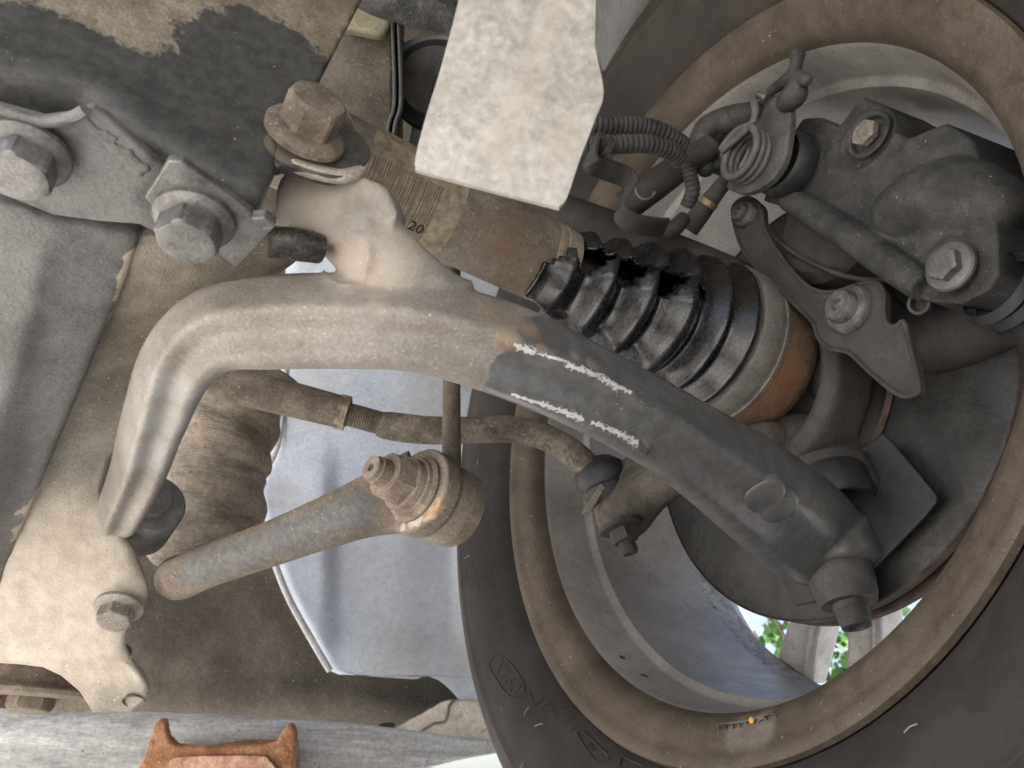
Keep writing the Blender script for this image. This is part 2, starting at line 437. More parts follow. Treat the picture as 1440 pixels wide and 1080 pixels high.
MB().extrude([PY(x, y, .2003) for x, y in tabp], Vector((0, .0052, 0))).build('clevis_tab', m_subdark, sub, bevel=.0009)
# bright worn edge below the tab
edge = [PY(x, y, .2026) for x, y in ((398, 234), (412, 233), (440, 241), (474, 248), (500, 243), (514, 230))]
MB().tube(edge, [.0012, .0027, .0030, .0029, .0027, .0015], 10).build('worn_edge', M('worn bare edge', ((.42, .38, .32), (.55, .51, .44), (.66, .62, .55)), 200, (.4, .6), .3, .5), sub)
# bottom plate with the two big bolts, normal -Z
pl = [(-90, 130), (0, 152), (60, 168), (100, 163), (128, 152), (150, 165), (178, 190), (215, 224), (300, 268), (372, 312), (362, 340), (300, 350), (255, 345), (195, 316), (140, 312), (75, 303), (30, 285), (-90, 240)]
pts = [PZ(x, y, .180) for x, y in pl]
MB().extrude(pts, Vector((0, 0, .003))).build('reinforcement_plate', m_subgrey, sub, bevel=.0008)
bead = [PZ(x, y, .1785) for x, y in ((-60, 138), (0, 154), (60, 170), (98, 165), (120, 154))]
MB().tube(bead, [.0016] * 5, 10, wob=.3).build('weld_bead', m_subgrey, sub)
wb = MB()
for i in range(26):
    t = i / 25; x = 126 + 86 * t; y = 160 + 66 * t
    wb.ball(PZ(x - rnd.uniform(2, 22), y + rnd.uniform(4, 18), .1800), rnd.uniform(.0012, .0026), 10, .35)
wb.build('weld_bead', m_subgrey, sub, remesh=.0007, smooth=3)
sm_ = MB()
for i in range(16):
    t = i / 15; x = 222 + 140 * t; y = 232 + 70 * t
    sm_.ball(PZ(x + rnd.uniform(-4, 4), y + rnd.uniform(-4, 4), .186), .0028, 8, .5)
sm_.build('sealant_bead', m_rubber, sub, remesh=.0009, smooth=2)
# grey side face further down
gf = [(-90, 262, .248), (30, 292, .258), (80, 310, .263), (150, 322, .27), (196, 330, .276), (186, 372, .29), (150, 460, .318), (112, 550, .347), (70, 640, .372), (20, 770, .395), (-10, 850, .402), (-90, 900, .405)]
pts = [P(*p) for p in gf]
MB().extrude(pts, Vector((0, .01, .03))).build('side_face', m_subgrey, sub, remesh=.0018, smooth=12)
# dusty lower leg of the subframe
lr = [(330, 425, .316), (366, 420, .318), (405, 362, .325), (450, 292, .345), (525, 234, .375), (600, 188, .395), (645, 157, .402), (690, 145, .406), (722, 158, .408), (772, 190, .408), (828, 211, .405), (852, 203, .404), (873, 186, .404), (893, 176, .405), (910, 177, .406), (930, 188, .408), (962, 212, .412), (985, 209, .416), (1002, 182, .42)]
ll = [(330, 185), (372, 178), (460, 142), (550, 104), (640, 62), (770, 12), (850, -20), (900, -90), (929, -90), (931, 0), (938, 60), (950, 86), (972, 112), (1000, 130), (1002, 132)]
def lin(tab, y, k):
    for p, q in zip(tab, tab[1:]):
        if p[0] <= y <= q[0]: return p[k] + (q[k] - p[k]) * (y - p[0]) / (q[0] - p[0])
    return tab[-1][k]
ldl = [(330, .281), (372, .2915), (460, .3195), (550, .3485), (640, .3735), (770, .3965), (850, .4035), (1002, .416)]
ly = sorted(set([330 + 4 * i for i in range(169)] + [1002]))
rs = [[lin(lr, y, 1) for y in ly], [lin(lr, y, 2) for y in ly]]
for r_ in rs:
    for _ in range(3):
        r_[1:-1] = [(r_[i - 1] + 2 * r_[i] + r_[i + 1]) / 4 for i in range(1, len(r_) - 1)]
rows = []
for y, xr_, dr in zip(ly, *rs):
    xl = lin(ll, y, 1); row = []
    for j in range(41):
        t_ = j / 40; x_ = xl + (xr_ - xl) * t_
        edge_ = .004 * max(0, (t_ - .90) / .10) ** 2
        dl = lin(ldl, y, 1)
        row.append(P(x_, y, dl + (dr - dl) * t_ + edge_ + .0016 * noise.noise(Vector((x_ / 90, y / 90, 0))) + .0006 * noise.noise(Vector((x_ / 30, y / 30, 4)))))
    rows.append(row)
mb = MB(); mb.quadgrid(rows, False)
leg = mb.build('lower_leg', m_sub, sub, solid=-.007, sharp=0, recalc=False)
bpy.context.view_layer.update()
# oval hole in the lower ear
hp = surf(leg, 188, 985)
MB().lathe([(-.003, .0001), (-.003, .0045), (.0006, .0052), (.0008, .0058), (.0002, .0062)], hp, (O - hp).normalized() * .35 + Vector((0, 0, -1)), 24).build('drain_hole', m_dust, sub)
# bolts
b = bolt(sub, PZ(38, 214, .177), (.02, -.06, -1), .0172, .0085, m_boltgrey, .0124, .003, .35)
b['label'] = 'grey hexagon bolt at the left edge'
# tab washer under the second bolt
tw = [(203, 278), (236, 226), (256, 228), (352, 298), (368, 322), (388, 318), (333, 378), (318, 366), (300, 352), (222, 300)]
wp = MB().extrude([PZ(x, y, .172) for x, y in tw], Vector((0, 0, .003))).build('lock_plate', m_boltgrey, sub, bevel=.0006)
MB().extrude([PZ(x, y, .169) for x, y in ((352, 308), (368, 322), (388, 318), (372, 306))], Vector((0, 0, .004))).build('bent_ear', m_boltgrey, wp, bevel=.0006)
bolt(sub, PZ(274, 306, .1715), (-.03, -.05, -1), .0172, .0088, m_boltgrey, .0124, .003, .1)
bb = PY(428, 190, .1995)
bolt(sub, bb, (.05, -1, .22), .0185, .0125, m_boltbrown, .0145, .0035, .45)
bolt(sub, surf(leg, 168, 852), (-.1, -.35, -.9), .0160, .0075, m_bolt, .0122, .003, .2)
# bush pocket at the lower left corner
bp = P(44, 986, .450)
MB().lathe([(-.004, .0445), (-.002, .0455), (0, .0440), (.0015, .0370), (-.004, .0350), (-.012, .0340), (-.018, .0320), (-.022, .0270), (-.0235, .018), (-.0235, .0001)], bp, (0, .03, -1), 60).build('bush_cup', m_dust, sub, solid=.0015)
MB().lathe([(-.034, .047), (-.028, .047), (-.025, .044)], bp + Vector((0, .006, 0)), (0, 0, -1), 60).build('bush_seat', m_castdark, sub, solid=.002)
bolt(sub, bp + Vector((0, 0, .022)), (0, -.02, -1), .022, .022, m_dust, .024, .006, name='bush_bolt')
# shiny bush sleeve beside the lug
MB().tube([P(378, 340, .272), (P(420, 344, .275)), P(450, 350, .28)], [.0055, .006, .0055], 16).build('bush_sleeve', M('greasy sleeve', ((.03, .03, .03), (.07, .065, .06), (.14, .13, .12)), 120, (.15, .35), .4, .2), sub)

# ================================================================== CONTROL ARM
def tk(lst, f=PZ): return [f(x, y, z) for x, y, z, *_ in lst]
ARMSEC = [(.75, -.95), (1, -.5), (.95, -.15), (.34, .90), (.20, .98), (.06, .88), (-.18, .70), (-.40, .72), (-.66, .88), (-.86, .74), (-1, .35), (-1, -.2), (-.8, -.85), (0, -1)]
def sec_arm(ph, t):
    c, s_ = math.cos(ph), math.sin(ph)
    for (x0, y0), (x1, y1) in zip(ARMSEC, ARMSEC[1:] + ARMSEC[:1]):
        den = c * (y1 - y0) - s_ * (x1 - x0)
        if abs(den) < 1e-9: continue
        k = (x0 * (y1 - y0) - y0 * (x1 - x0)) / den
        u = (x0 * s_ - y0 * c) / den
        if k > 0 and -1e-6 <= u <= 1 + 1e-6:
            q = max(0, min(1, (t - .78) / .15)); q = q * q * (3 - 2 * q); e_ = max(0, 1 - t / .05)
            q = max(q, e_)
            return k * (1 - q) + .95 * q
    return 1
arm_pts = [(168, 722, .148, 33, 33), (192, 665, .156, 38, 38), (216, 590, .162, 44, 42), (248, 512, .165, 52, 46), (300, 464, .167, 60, 50), (380, 452, .168, 67, 54), (480, 450, .168, 68, 54), (580, 456, .168, 66, 54),
           (660, 474, .167, 67, 52), (740, 502, .166, 66, 50), (830, 545, .163, 62, 46), (920, 594, .160, 61, 42), (1000, 645, .158, 66, 38), (1080, 702, .155, 76, 35), (1140, 752, .152, 78, 32), (1172, 780, .150, 62, 30)]
mb = MB()
ps = tk(arm_pts)
mb.tube(ps, [(pxr(p, a[3]), pxr(p, a[4] * 1.12)) for p, a in zip(ps, arm_pts)], 56, 6, section=sec_arm, round_end=(True, True))
lg = [(586, 462, .296, (98, 28)), (572, 440, .294, (104, 40)), (556, 405, .292, (76, 48)), (530, 360, .292, (58, 52)), (500, 325, .293, (56, 48)), (462, 288, .294, (54, 44))]
pp = [P(*l[:3]) for l in lg]
mb.tube(pp, [(pxr(p, l[3][0]), pxr(p, l[3][1])) for p, l in zip(pp, lg)], 32, 5, round_end=(False, True))
# squared lug between the clevis plates
lug = [(384, 318), (388, 262), (402, 236), (450, 238), (505, 246), (545, 262), (560, 300), (545, 340), (470, 345), (452, 340), (440, 322), (410, 318)]
mb.extrude([P(x, y, .2815) for x, y in lug], Fw * .024 + Up * .002)
c_ = P(492, 364, .2785); mb.lathe([(-.012, .0105), (.0015, .0098), (.0035, .0075), (.0042, .0001)], c_, O - c_, 24)
c_ = P(520, 298, .2850); mb.lathe([(-.012, .0125), (.001, .0115), (.0032, .0085), (.0038, .0001)], c_, (O - c_) + Up * .1 + Rt * .05, 24)
# round machined boss at the ball joint end
bj = PZ(1172, 778, .148)
mb.lathe([(-.016, .0001), (-.016, .024), (.006, .026), (.0105, .0245), (.0105, .0001)], bj, (.0, -.06, -1), 36)
arm = thing('control_arm', 'curved lower control arm, tan dust inboard and dark grey oil wet outboard', 'control arm', (ps[0] + ps[-1]) / 2)
ab = mb.build('arm_body', None, arm, remesh=.0012, smooth=6)
bpy.context.view_layer.update()
def onarm(lst): return [(surf(ab, x, y, .3), r) for x, y, r in lst]
wet = onarm(((735, 545, .015), (740, 520, .010), (790, 520, .024), (860, 560, .032), (950, 615, .040), (1040, 670, .046), (1120, 740, .055), (1190, 790, .05), (785, 475, .012), (840, 500, .024)))
def armlines(lst):
    out = []
    for (x0, y0), (x1, y1), r in lst: out.append((surf(ab, x0, y0, .3), surf(ab, x1, y1, .3), r))
    return out
scr = armlines((((730, 488), (750, 495), .00122), ((752, 496), (795, 508), .00061), ((800, 514), (840, 527), .00095), ((840, 527), (868, 543), .00122), ((868, 543), (887, 551), .00095),
                ((722, 556), (760, 567), .00081), ((760, 567), (800, 581), .00095), ((800, 581), (818, 590), .00122), ((834, 595), (865, 607), .00102), ((865, 607), (898, 624), .00108)))
rustp = onarm(((762, 490, .0025), (808, 500, .0025), (832, 512, .003), (715, 470, .006), (690, 440, .007), (740, 460, .006)))
m_arm = M('dusty painted control arm', ((0.2021, 0.1806, 0.1548), (0.258, 0.2339, 0.2047), (0.3182, 0.2924, 0.2623)), 20, (.5, .75), .05, .35, 800, specks=(800, .71, (.66, .62, .55)), grime=.25,
          patches=[dict(spheres=onarm(((470, 292, .020), (520, 350, .02), (430, 275, .016))), color=(.46, .40, .32), color2=(.50, .45, .38), rough=.8, amp=1.6, nscale=90, soft=.5, alpha=.75),
                   dict(spheres=onarm(((505, 305, .009), (535, 290, .008))), color=(.15, .14, .13), color2=(.26, .25, .24), rough=.5, amp=1.6, nscale=120, soft=.4, alpha=.5),
                   dict(spheres=onarm(((235, 590, .012), (215, 640, .012), (245, 545, .01))), color=(.26, .265, .26), color2=(.33, .33, .32), rough=.55, amp=1.2, nscale=60, soft=.4, alpha=.7),
                   dict(spheres=wet, color=(.105, .105, .103), color2=(.155, .155, .152), rough=.32, amp=.35, nscale=70, soft=.05, bump=.7),
                   dict(spheres=rustp, color=(.24, .17, .12), color2=(.36, .28, .2), rough=.85, amp=1.3, nscale=140, soft=.2, alpha=.7),
                   dict(lines=scr, color=(.62, .61, .59), color2=(.85, .84, .83), rough=.6, amp=7.0, nscale=560, soft=.35, bump=2.0, alpha=.9),
                   dict(spheres=onarm(((905, 627, .003), (911, 631, .0028))), color=(.05, .048, .045), color2=(.2, .19, .18), rough=.7, amp=1.4, nscale=300, soft=.1, bump=3)])
ab.data.materials.append(m_arm)
for x_, y_, r_ in ((1074, 698, .0108), (1097, 713, .0098)):
    c_ = surf(ab, x_, y_); e_ = .006
    n_ = (surf(ab, x_ + 14, y_) - surf(ab, x_ - 14, y_)).cross(surf(ab, x_, y_ + 14) - surf(ab, x_, y_ - 14)).normalized()
    if n_.dot(O - c_) < 0: n_ = -n_
    MB().lathe([(-.003, r_ * 1.12), (.0004, r_ * 1.06), (.0012, r_ * .95), (.0015, r_ * .8), (.0015, .0001)], c_, n_, 32).build('cast_disc', m_arm, arm, sharp=0)
# ball joint nut and stud
na = Vector((.0, -.10, -1)).normalized()
m_nut = M('grey ball joint nut', ((0.0525, 0.0511, 0.049), (0.0805, 0.0784, 0.0756), (0.112, 0.1085, 0.105)), 60, (.6, .8), .1, .4)
n0 = bj + na * .0095
nut = MB().lathe([(0, .0185), (.002, .019), (.005, .0182), (.016, .0165), (.0205, .0150), (.0205, .0095)], n0, na, 48).build('ball_joint_nut', m_nut, arm)
MB().lathe([(.018, .0094), (.024, .0093), (.0245, .0088), (.030, .0085), (.0305, .0082), (.0335, .0078), (.034, .0045), (.028, .004), (.028, .0001)], n0, na, 36).build('stud', m_nut, nut, sharp=25)
# rear bush of the arm, beside the dusty leg
rb = P(205, 722, .44)
bush = MB().lathe([(-.02, .0001), (-.02, .017), (-.018, .0185), (.012, .0185), (.014, .017), (.014, .009), (.018, .009), (.018, .0001)], rb, (.12, -1, .15), 40)
bush.build('rear_bush', M('grey rubber bush', ((.12, .12, .115), (.17, .168, .16), (.23, .225, .21)), 80, (.8, .95), 0, .4), arm)

# ================================================================== WHEEL
YH, ZH = .311, HC + .27
HUB = Vector((0, YH, ZH)); AX = Vector((1, 0, 0))
m_lip = M('brake dust brown rim lip', ((0.068, 0.053, 0.0394), (0.0918, 0.0721, 0.0544), (0.1224, 0.0986, 0.0748)), 22, (.55, .8), .2, .25, 700, specks=(420, .70, (.42, .34, .24)),  # brake dust brown, lowered further to put shade into the colour
          stretch=None, patches=[dict(spheres=[(PX(1075, 1030, .295), .011), (PX(1045, 1035, .295), .010)], color=(.15, .13, .115), color2=(.21, .185, .16), rough=.8, amp=.7, nscale=90, soft=.3, alpha=.8)])
m_barrel = M('grey painted rim barrel', ((.25, .235, .22), (.31, .292, .275), (.37, .35, .33)), 12, (.4, .6), .25, .12, 600, specks=(260, .74, (.10, .095, .09)),
             patches=[dict(spheres=[(PX(x, y, X_), r) for x, y, X_, r in ((861, 921, .318, .0016), (875, 925, .320, .0022), (905, 955, .322, .0035), (966, 988, .328, .0030), (905, 955, .330, .0025), (966, 988, .338, .0025), (1120, 965, .38, .001))], color=(.04, .038, .036), rough=.8, amp=1.2, nscale=260, soft=.15)])
m_barrel2 = M('speckled rim barrel', ((.22, .205, .195), (.32, .30, .285), (.42, .40, .38)), 130, (.5, .7), .2, .5, 400, specks=(240, .64, (.07, .065, .06)))
m_spoke = M('silver spoke', ((.42, .40, .38), (.52, .50, .475), (.60, .58, .56)), 40, (.4, .6), .2, .2)
m_tyre = M('dusty tyre rubber', ((0.0252, 0.0217, 0.0196), (0.035, 0.0301, 0.0266), (0.0504, 0.0427, 0.0364)), 16, (.7, .9), 0, .35, 900, stretch=None)
_t = m_tyre.node_tree; _N = _t.nodes; _L = _t.links
_tc = _N.new('ShaderNodeTexCoord'); _s = _N.new('ShaderNodeVectorMath'); _s.operation = 'SUBTRACT'; _s.inputs[1].default_value = (0, YH, ZH)
_m = _N.new('ShaderNodeVectorMath'); _m.operation = 'MULTIPLY'; _m.inputs[1].default_value = (0, 1, 1)
_l = _N.new('ShaderNodeVectorMath'); _l.operation = 'LENGTH'; _q = _N.new('ShaderNodeMath'); _q.operation = 'MULTIPLY'; _q.inputs[1].default_value = 2 * math.pi / .0011
_sn = _N.new('ShaderNodeMath'); _sn.operation = 'SINE'
_L.new(_tc.outputs['Object'], _s.inputs[0]); _L.new(_s.outputs[0], _m.inputs[0]); _L.new(_m.outputs[0], _l.inputs[0]); _L.new(_l.outputs['Value'], _q.inputs[0]); _L.new(_q.outputs[0], _sn.inputs[0])
_b = _N.new('ShaderNodeBump'); _b.inputs['Strength'].default_value = .14; _b.inputs['Distance'].default_value = .0003
_bs = _N['Principled BSDF']; _old = _bs.inputs['Normal'].links[0].from_socket
_L.new(_old, _b.inputs['Normal']); _L.new(_sn.outputs[0], _b.inputs['Height']); _L.new(_b.outputs[0], _bs.inputs['Normal'])
wh = thing('wheel', 'alloy wheel with dusty tyre seen from its inner side', 'wheel', (.39, YH, ZH - .325))
rim = MB().lathe([(.303, .2235), (.299, .231), (.294, .2355), (.2895, .2368), (.2868, .2352), (.2862, .232), (.2880, .2285), (.2895, .2262), (.2905, .224), (.2925, .217), (.2965, .2115), (.3015, .2085), (.306, .2072)], HUB, AX, 160).build('rim_lip', m_lip, wh)
MB().lathe([(.306, .2072), (.310, .2055), (.3395, .2030), (.3415, .2015), (.3430, .1985), (.3445, .1972), (.40, .1945), (.4360, .1930), (.4362, .1955), (.40, .2), (.346, .203), (.340, .209), (.306, .212), (.303, .2235)], HUB, AX, 160).build('barrel', m_barrel, wh)
MB().lathe([(.4361, .1930), (.455, .1922), (.459, .1918), (.464, .1945), (.480, .2040), (.490, .2105), (.499, .2190), (.503, .2350), (.499, .2372), (.494, .2300), (.485, .214), (.470, .204), (.4361, .1965)], HUB, AX, 160).build('outer_barrel', m_barrel2, wh)
MB().lathe([(.452, .0001), (.452, .062), (.462, .068), (.486, .066), (.494, .05), (.494, .0001)], HUB, AX, 60).build('hub_centre', m_spoke, wh)
# twin spokes: angle measured from straight down towards +Y
for base in range(5):
    for off in (38.5, 19.0):
        a = math.radians(off + base * 72)
        e = Vector((0, math.sin(a), -math.cos(a))); tt = AX.cross(e)
        def sp(r, s_, x): return HUB + e * r + tt * s_ + AX * x
        mb = MB(); rows = []
        for r, wd, x0, x1 in ((.055, .013, .458, .486), (.09, .0125, .456, .486), (.13, .0128, .456, .486), (.160, .0135, .458, .486), (.178, .0155, .460, .486), (.1955, .0185, .464, .484)):
            rows.append([sp(r, -wd, x0 + .004), sp(r, -wd * .7, x0), sp(r, -wd * .45, x0 + .003), sp(r, wd * .45, x0 + .003), sp(r, wd * .7, x0), sp(r, wd, x0 + .004), sp(r, wd * .85, x1), sp(r, -wd * .85, x1)])
        b_, n_ = mb.quadgrid(rows, True)
        mb.f.append(tuple(range(b_, b_ + n_))[::-1]); mb.uv.append(((0, 0),) * n_)
        e_ = b_ + (len(rows) - 1) * n_
        mb.f.append(tuple(range(e_, e_ + n_))); mb.uv.append(((0, 0),) * n_)
        mb.build('spoke', m_spoke, wh, bevel=.0022, sharp=40)
typ = [(.300, .2345), (.2915, .2366), (.2880, .2388), (.2845, .2420), (.2800, .2455), (.2775, .2500), (.2750, .2530), (.2700, .2600), (.2655, .2690), (.2630, .2790), (.2630, .2855), (.2624, .2862), (.2624, .2874), (.2631, .2880), (.2650, .2965), (.2690, .3040), (.2750, .3105), (.2830, .3155), (.295, .3190), (.312, .3210), (.3125, .3150), (.320, .3150), (.3205, .3218), (.345, .3235), (.3455, .3160), (.357, .3160), (.3575, .3240), (.395, .3245),
       (.3955, .3165), (.408, .3165), (.4085, .3245), (.445, .3235), (.50, .3200), (.515, .3110), (.527, .2900), (.527, .2700), (.515, .2480), (.502, .2370)]
ty = MB().lathe(typ, HUB, AX, 200).build('tyre', m_tyre, wh, sharp=50)
def side_x(r):
    for (x0, r0), (x1, r1) in zip(typ[:19], typ[1:20]):
        if r0 < r1 and r0 <= r <= r1: return x0 + (x1 - x0) * (r - r0) / (r1 - r0)
    return .300 if r < .2345 else .263
def ang_r(px, py, X):
    for _ in range(8):
        q = PX(px, py, X) - HUB; X = side_x(math.hypot(q.y, q.z))
    return math.atan2(q.y, -q.z), math.hypot(q.y, q.z)
def text_verts(body):
    cu = bpy.data.curves.new('t', 'FONT'); cu.body = body; cu.extrude = .04; cu.size = 1; cu.resolution_u = 3
    o = bpy.data.objects.new('t', cu); COL.objects.link(o)
    dg = bpy.context.evaluated_depsgraph_get(); dg.update()
    me = bpy.data.meshes.new_from_object(o.evaluated_get(dg))
    v = [x.co.copy() for x in me.vertices]; f = [tuple(p.vertices) for p in me.polygons]
    bpy.data.objects.remove(o); bpy.data.curves.remove(cu); bpy.data.meshes.remove(me)
    return v, f
def side_pt(a, r, lift): return HUB + Vector((side_x(r) - lift, math.sin(a) * r, -math.cos(a) * r))
def letters(body, p0, p1, height, lift=.0005):
    a0, r0 = ang_r(*p0, .268); a1, r1 = ang_r(*p1, .268)
    v, f = text_verts(body)
    x0 = min(q.x for q in v); x1 = max(q.x for q in v)
    mb = MB()
    for q in v:
        t = (q.x - x0) / (x1 - x0)
        a = a0 + (a1 - a0) * t; r = r0 + (r1 - r0) * t - q.y / .7 * height
        mb.v.append(side_pt(a, r, lift * (.5 + q.z / .08)))
    mb.f = f
    mb.build('raised_lettering', m_tyre, ty, sharp=30)
def side_line(pxs, wd=.0006, name='raised_line'):
    ar = [ang_r(x, y, .268) for x, y in pxs]
    mb = MB().tube([side_pt(a, r, .0002) for a, r in ar], [wd] * len(ar), 8, 4)
    mb.build(name, m_tyre, ty)
letters('X160', (749, 938), (775, 983), .0075)
letters('NN', (781, 986), (795, 1008), .0075)
letters('1H', (795, 1010), (808, 1028), .0085)
letters('PLY', (822, 1034), (850, 1070), .0095)
side_line([(746, 936), (750, 928), (760, 934), (774, 955), (783, 975), (778, 986), (768, 980), (754, 958), (746, 942), (746, 936)])
side_line([(818, 1036), (822, 1028), (832, 1036), (850, 1056), (858, 1066), (848, 1074), (836, 1068), (820, 1046), (818, 1036)])
side_line([(872, 1078), (876, 1066), (890, 1070), (906, 1078)])
mt = MB()
for (xa, ya), (xb, yb), n in (((702, 640), (701, 664), 8), ((701, 690), (704, 715), 9), ((704, 772), (712, 826), 16), ((716, 800), (726, 842), 14), ((703, 590), (702, 615), 7)):
    for i in range(n):
        t = i / (n - 1); a, r = ang_r(xa + (xb - xa) * t, ya + (yb - ya) * t, .268)
        ln = .0022 * rnd.uniform(.6, 1.2)
        mt.tube([side_pt(a, r, .0002), side_pt(a + rnd.uniform(-.002, .004), r + ln, .0002)], [.0004, .0004], 5, 1)
ob = mt.build('moulded_text', m_tyre, ty); ob['kind'] = 'stuff'
mt = MB()
for px_, py_ in ((716, 868), (705, 997), (745, 995), (764, 1018), (857, 1042), (752, 913), (738, 1072), (688, 716), (712, 790), (690, 605), (1290, 1018), (716, 655), (1225, 1000)):
    a, r = ang_r(px_, py_, .268); p = side_pt(a, r, 0)
    d1 = (O - p).normalized() * .35 + Vector((rnd.uniform(-1, 1), rnd.uniform(-.4, 1), rnd.uniform(-.6, .2)))
    mt.tube([p, p + d1.normalized() * .003, p + d1.normalized() * .0055 + Vector((0, 0, -.0012))], [.00035, .0003, .0002], 6, 3)
hair = mt.build('rubber_whiskers', M('pale whisker', ((.30, .27, .23), (.4, .36, .3), (.5, .46, .4)), 60), ty); hair['kind'] = 'stuff'
# stamped panel on the rim lip
mt = MB()
def lip_pt(px, py, lift=.0006):
    q = PX(px, py, .2935); d = q - HUB; r = math.hypot(d.y, d.z)
    return q - AX * lift
st = MB().tube([lip_pt(x, y) for x, y in ((1012, 1018), (1050, 1014), (1086, 1003), (1093, 1014), (1084, 1028), (1050, 1035), (1016, 1037), (1012, 1018))], [.0005] * 8, 8, 3).build('stamp_border', m_lip, rim)
mt = MB()
for pts_ in (((1019, 1034), (1021, 1018), (1025, 1034)), ((1031, 1034), (1032, 1018), (1036, 1030), (1041, 1017), (1043, 1033)), ((1049, 1032), (1050, 1016)), ((1058, 1014), (1051, 1023), (1061, 1030)),
             ((1068, 1012), (1076, 1009), (1081, 1015), (1078, 1023), (1070, 1026), (1066, 1020), (1068, 1012))):
    mt.tube([lip_pt(x, y, .0004) for x, y in pts_], [.0007] * len(pts_), 8, 1)
mt.build('stamped_letters', m_lip, rim)
MB().ball(lip_pt(1059, 1013, .001), .0016, 14, .6, AX).build('orange_paint_dab', M('orange paint', ((.6, .28, .05), (.75, .36, .08), (.85, .45, .12)), 100), rim)

# ------------------------------------------------------------------ brake disc
m_disc = M('brushed disc face', ((0.0325, 0.0317, 0.0298), (0.0459, 0.0451, 0.0428), (0.0612, 0.0601, 0.0574)), 30, (.35, .6), .4, .2, 700)
m_discedge = M('rusty disc edge', ((0.0638, 0.0413, 0.0315), (0.0975, 0.0675, 0.0525), (0.1425, 0.105, 0.0825)), 80, (.7, .9), .1, .6)
dk = thing('brake_disc', 'dark vented brake disc with rusty edge inside the wheel', 'brake disc', (.395, YH, ZH - .15))
MB().lathe([(.3862, .078), (.3862, .148), (.3872, .1495), (.3935, .1495), (.3935, .078)], HUB, AX, 160).build('inner_face', m_disc, dk)
MB().lathe([(.4015, .078), (.4015, .1495), (.408, .1495), (.4085, .148), (.4085, .078)], HUB, AX, 160).build('outer_face', m_disc, dk)
MB().lathe([(.386, .1497), (.3865, .1503), (.393, .1503), (.3935, .1495), (.394, .146), (.401, .146), (.4015, .1495), (.402, .1503), (.408, .1503), (.4085, .1497)], HUB, AX, 160).build('rusty_edge', m_discedge, dk)
MB().lathe([(.385, .078), (.384, .074), (.43, .07), (.45, .066), (.452, .0001)], HUB, AX, 80).build('disc_hat', m_discedge, dk)
# splash plate
spt = [(1060, 740), (1118, 852), (1150, 845), (1228, 800), (1300, 726), (1316, 706), (1316, 696), (1250, 617), (1240, 610), (1200, 640), (1130, 660)]
spl = MB().extrude([PX(x, y, .372) for x, y in spt], AX * .0022).build('splash_plate', M('dark splash plate', ((0.0306, 0.0296, 0.0296), (0.0418, 0.0408, 0.0403), (0.0561, 0.0546, 0.0536)), 40, (.55, .75), .1, .25), bevel=.0008)
tag(spl, 'flat dark splash plate with cut corners beside the ball joint', 'splash plate')

# ================================================================== KNUCKLE
m_kn = M('brown grey knuckle casting', ((0.0434, 0.0384, 0.0347), (0.062, 0.0558, 0.0515), (0.0868, 0.0787, 0.0725)), 30, (.7, .9), 0, .35, 900, specks=(800, .715, (.24, .21, .18)))
kn = thing('steering_knuckle', 'cast grey brown knuckle carrying the hub behind the rusty joint', 'knuckle', (.36, YH, ZH - .13))
mb = MB()
mb.lathe([(.352, .052), (.348, .058), (.352, .066), (.378, .07), (.378, .05), (.352, .052)], HUB, AX, 48)
def ktube(lst, seg=24, n=5, **k):
    pp = [P(x, y, d) for x, y, d, r in lst]
    mb.tube(pp, [pxr(p, l[3]) if not isinstance(l[3], tuple) else (pxr(p, l[3][0]), pxr(p, l[3][1])) for p, l in zip(pp, lst)], seg, n, round_end=(True, True), **k)
ktube([(640, 262, .60, 30), (740, 300, .58, 42), (860, 340, .57, 42), (960, 375, .56, 40), (1040, 405, .555, 36), (1100, 440, .555, 32)])           # long brown upper link of the casting
ktube([(1085, 420, .55, 30), (1125, 480, .54, 34), (1140, 550, .53, 42), (1150, 610, .515, 50)])                                                 # inner web beside the cup
ktube([(1120, 640, .50, 62), (1165, 650, .49, 58), (1200, 670, .475, 50)])
ktube([(1180, 520, .50, 50), (1210, 570, .49, 45), (1180, 640, .485, 44)])
ktube([(1190, 640, .48, 20), (1250, 600, .47, 18), (1300, 565, .465, 16)])
mb.lathe([(-.014, .026), (-.012, .030), (.010, .030), (.012, .027), (.012, .018), (-.014, .018), (-.014, .026)], PZ(1165, 690, .185), (.0, -.15, -1), 36)
kb = mb.build('casting', m_kn, kn, remesh=.0018, smooth=8)
# right hand brake bracket ring arm
mb = MB()
ktube([(1235, 470, .47, 40), (1300, 480, .445, 48), (1370, 462, .42, 50), (1430, 430, .40, 50), (1500, 390, .39, 48)])
ktube([(1240, 455, .455, 22), (1250, 440, .455, 22)])
mb.build('caliper_carrier', m_castdark, kn, remesh=.0016, smooth=8)
# tie rod arm of the knuckle
mb = MB()
ktube([(876, 722, .515, 40), (905, 690, .515, 38), (950, 668, .50, 28), (1010, 640, .49, 26), (1080, 620, .49, 30)])
ktube([(868, 712, .52, 34), (900, 665, .525, 30), (935, 628, .53, 26), (990, 600, .535, 26)])
mb.build('tie_rod_arm', M('dusty steering arm', ((0.0788, 0.0675, 0.0577), (0.1125, 0.0975, 0.084), (0.15, 0.1335, 0.1162)), 60, (.75, .92), 0, .5, 900, specks=(900, .69, (.32, .28, .24))), kn, remesh=.0013, smooth=7)
MB().lathe([(0, .020), (.004, .022), (.016, .0215), (.02, .019)], PZ(1165, 668, .190), (0, -.15, -1), 36).build('ball_joint_boot', m_rubberdry, kn)

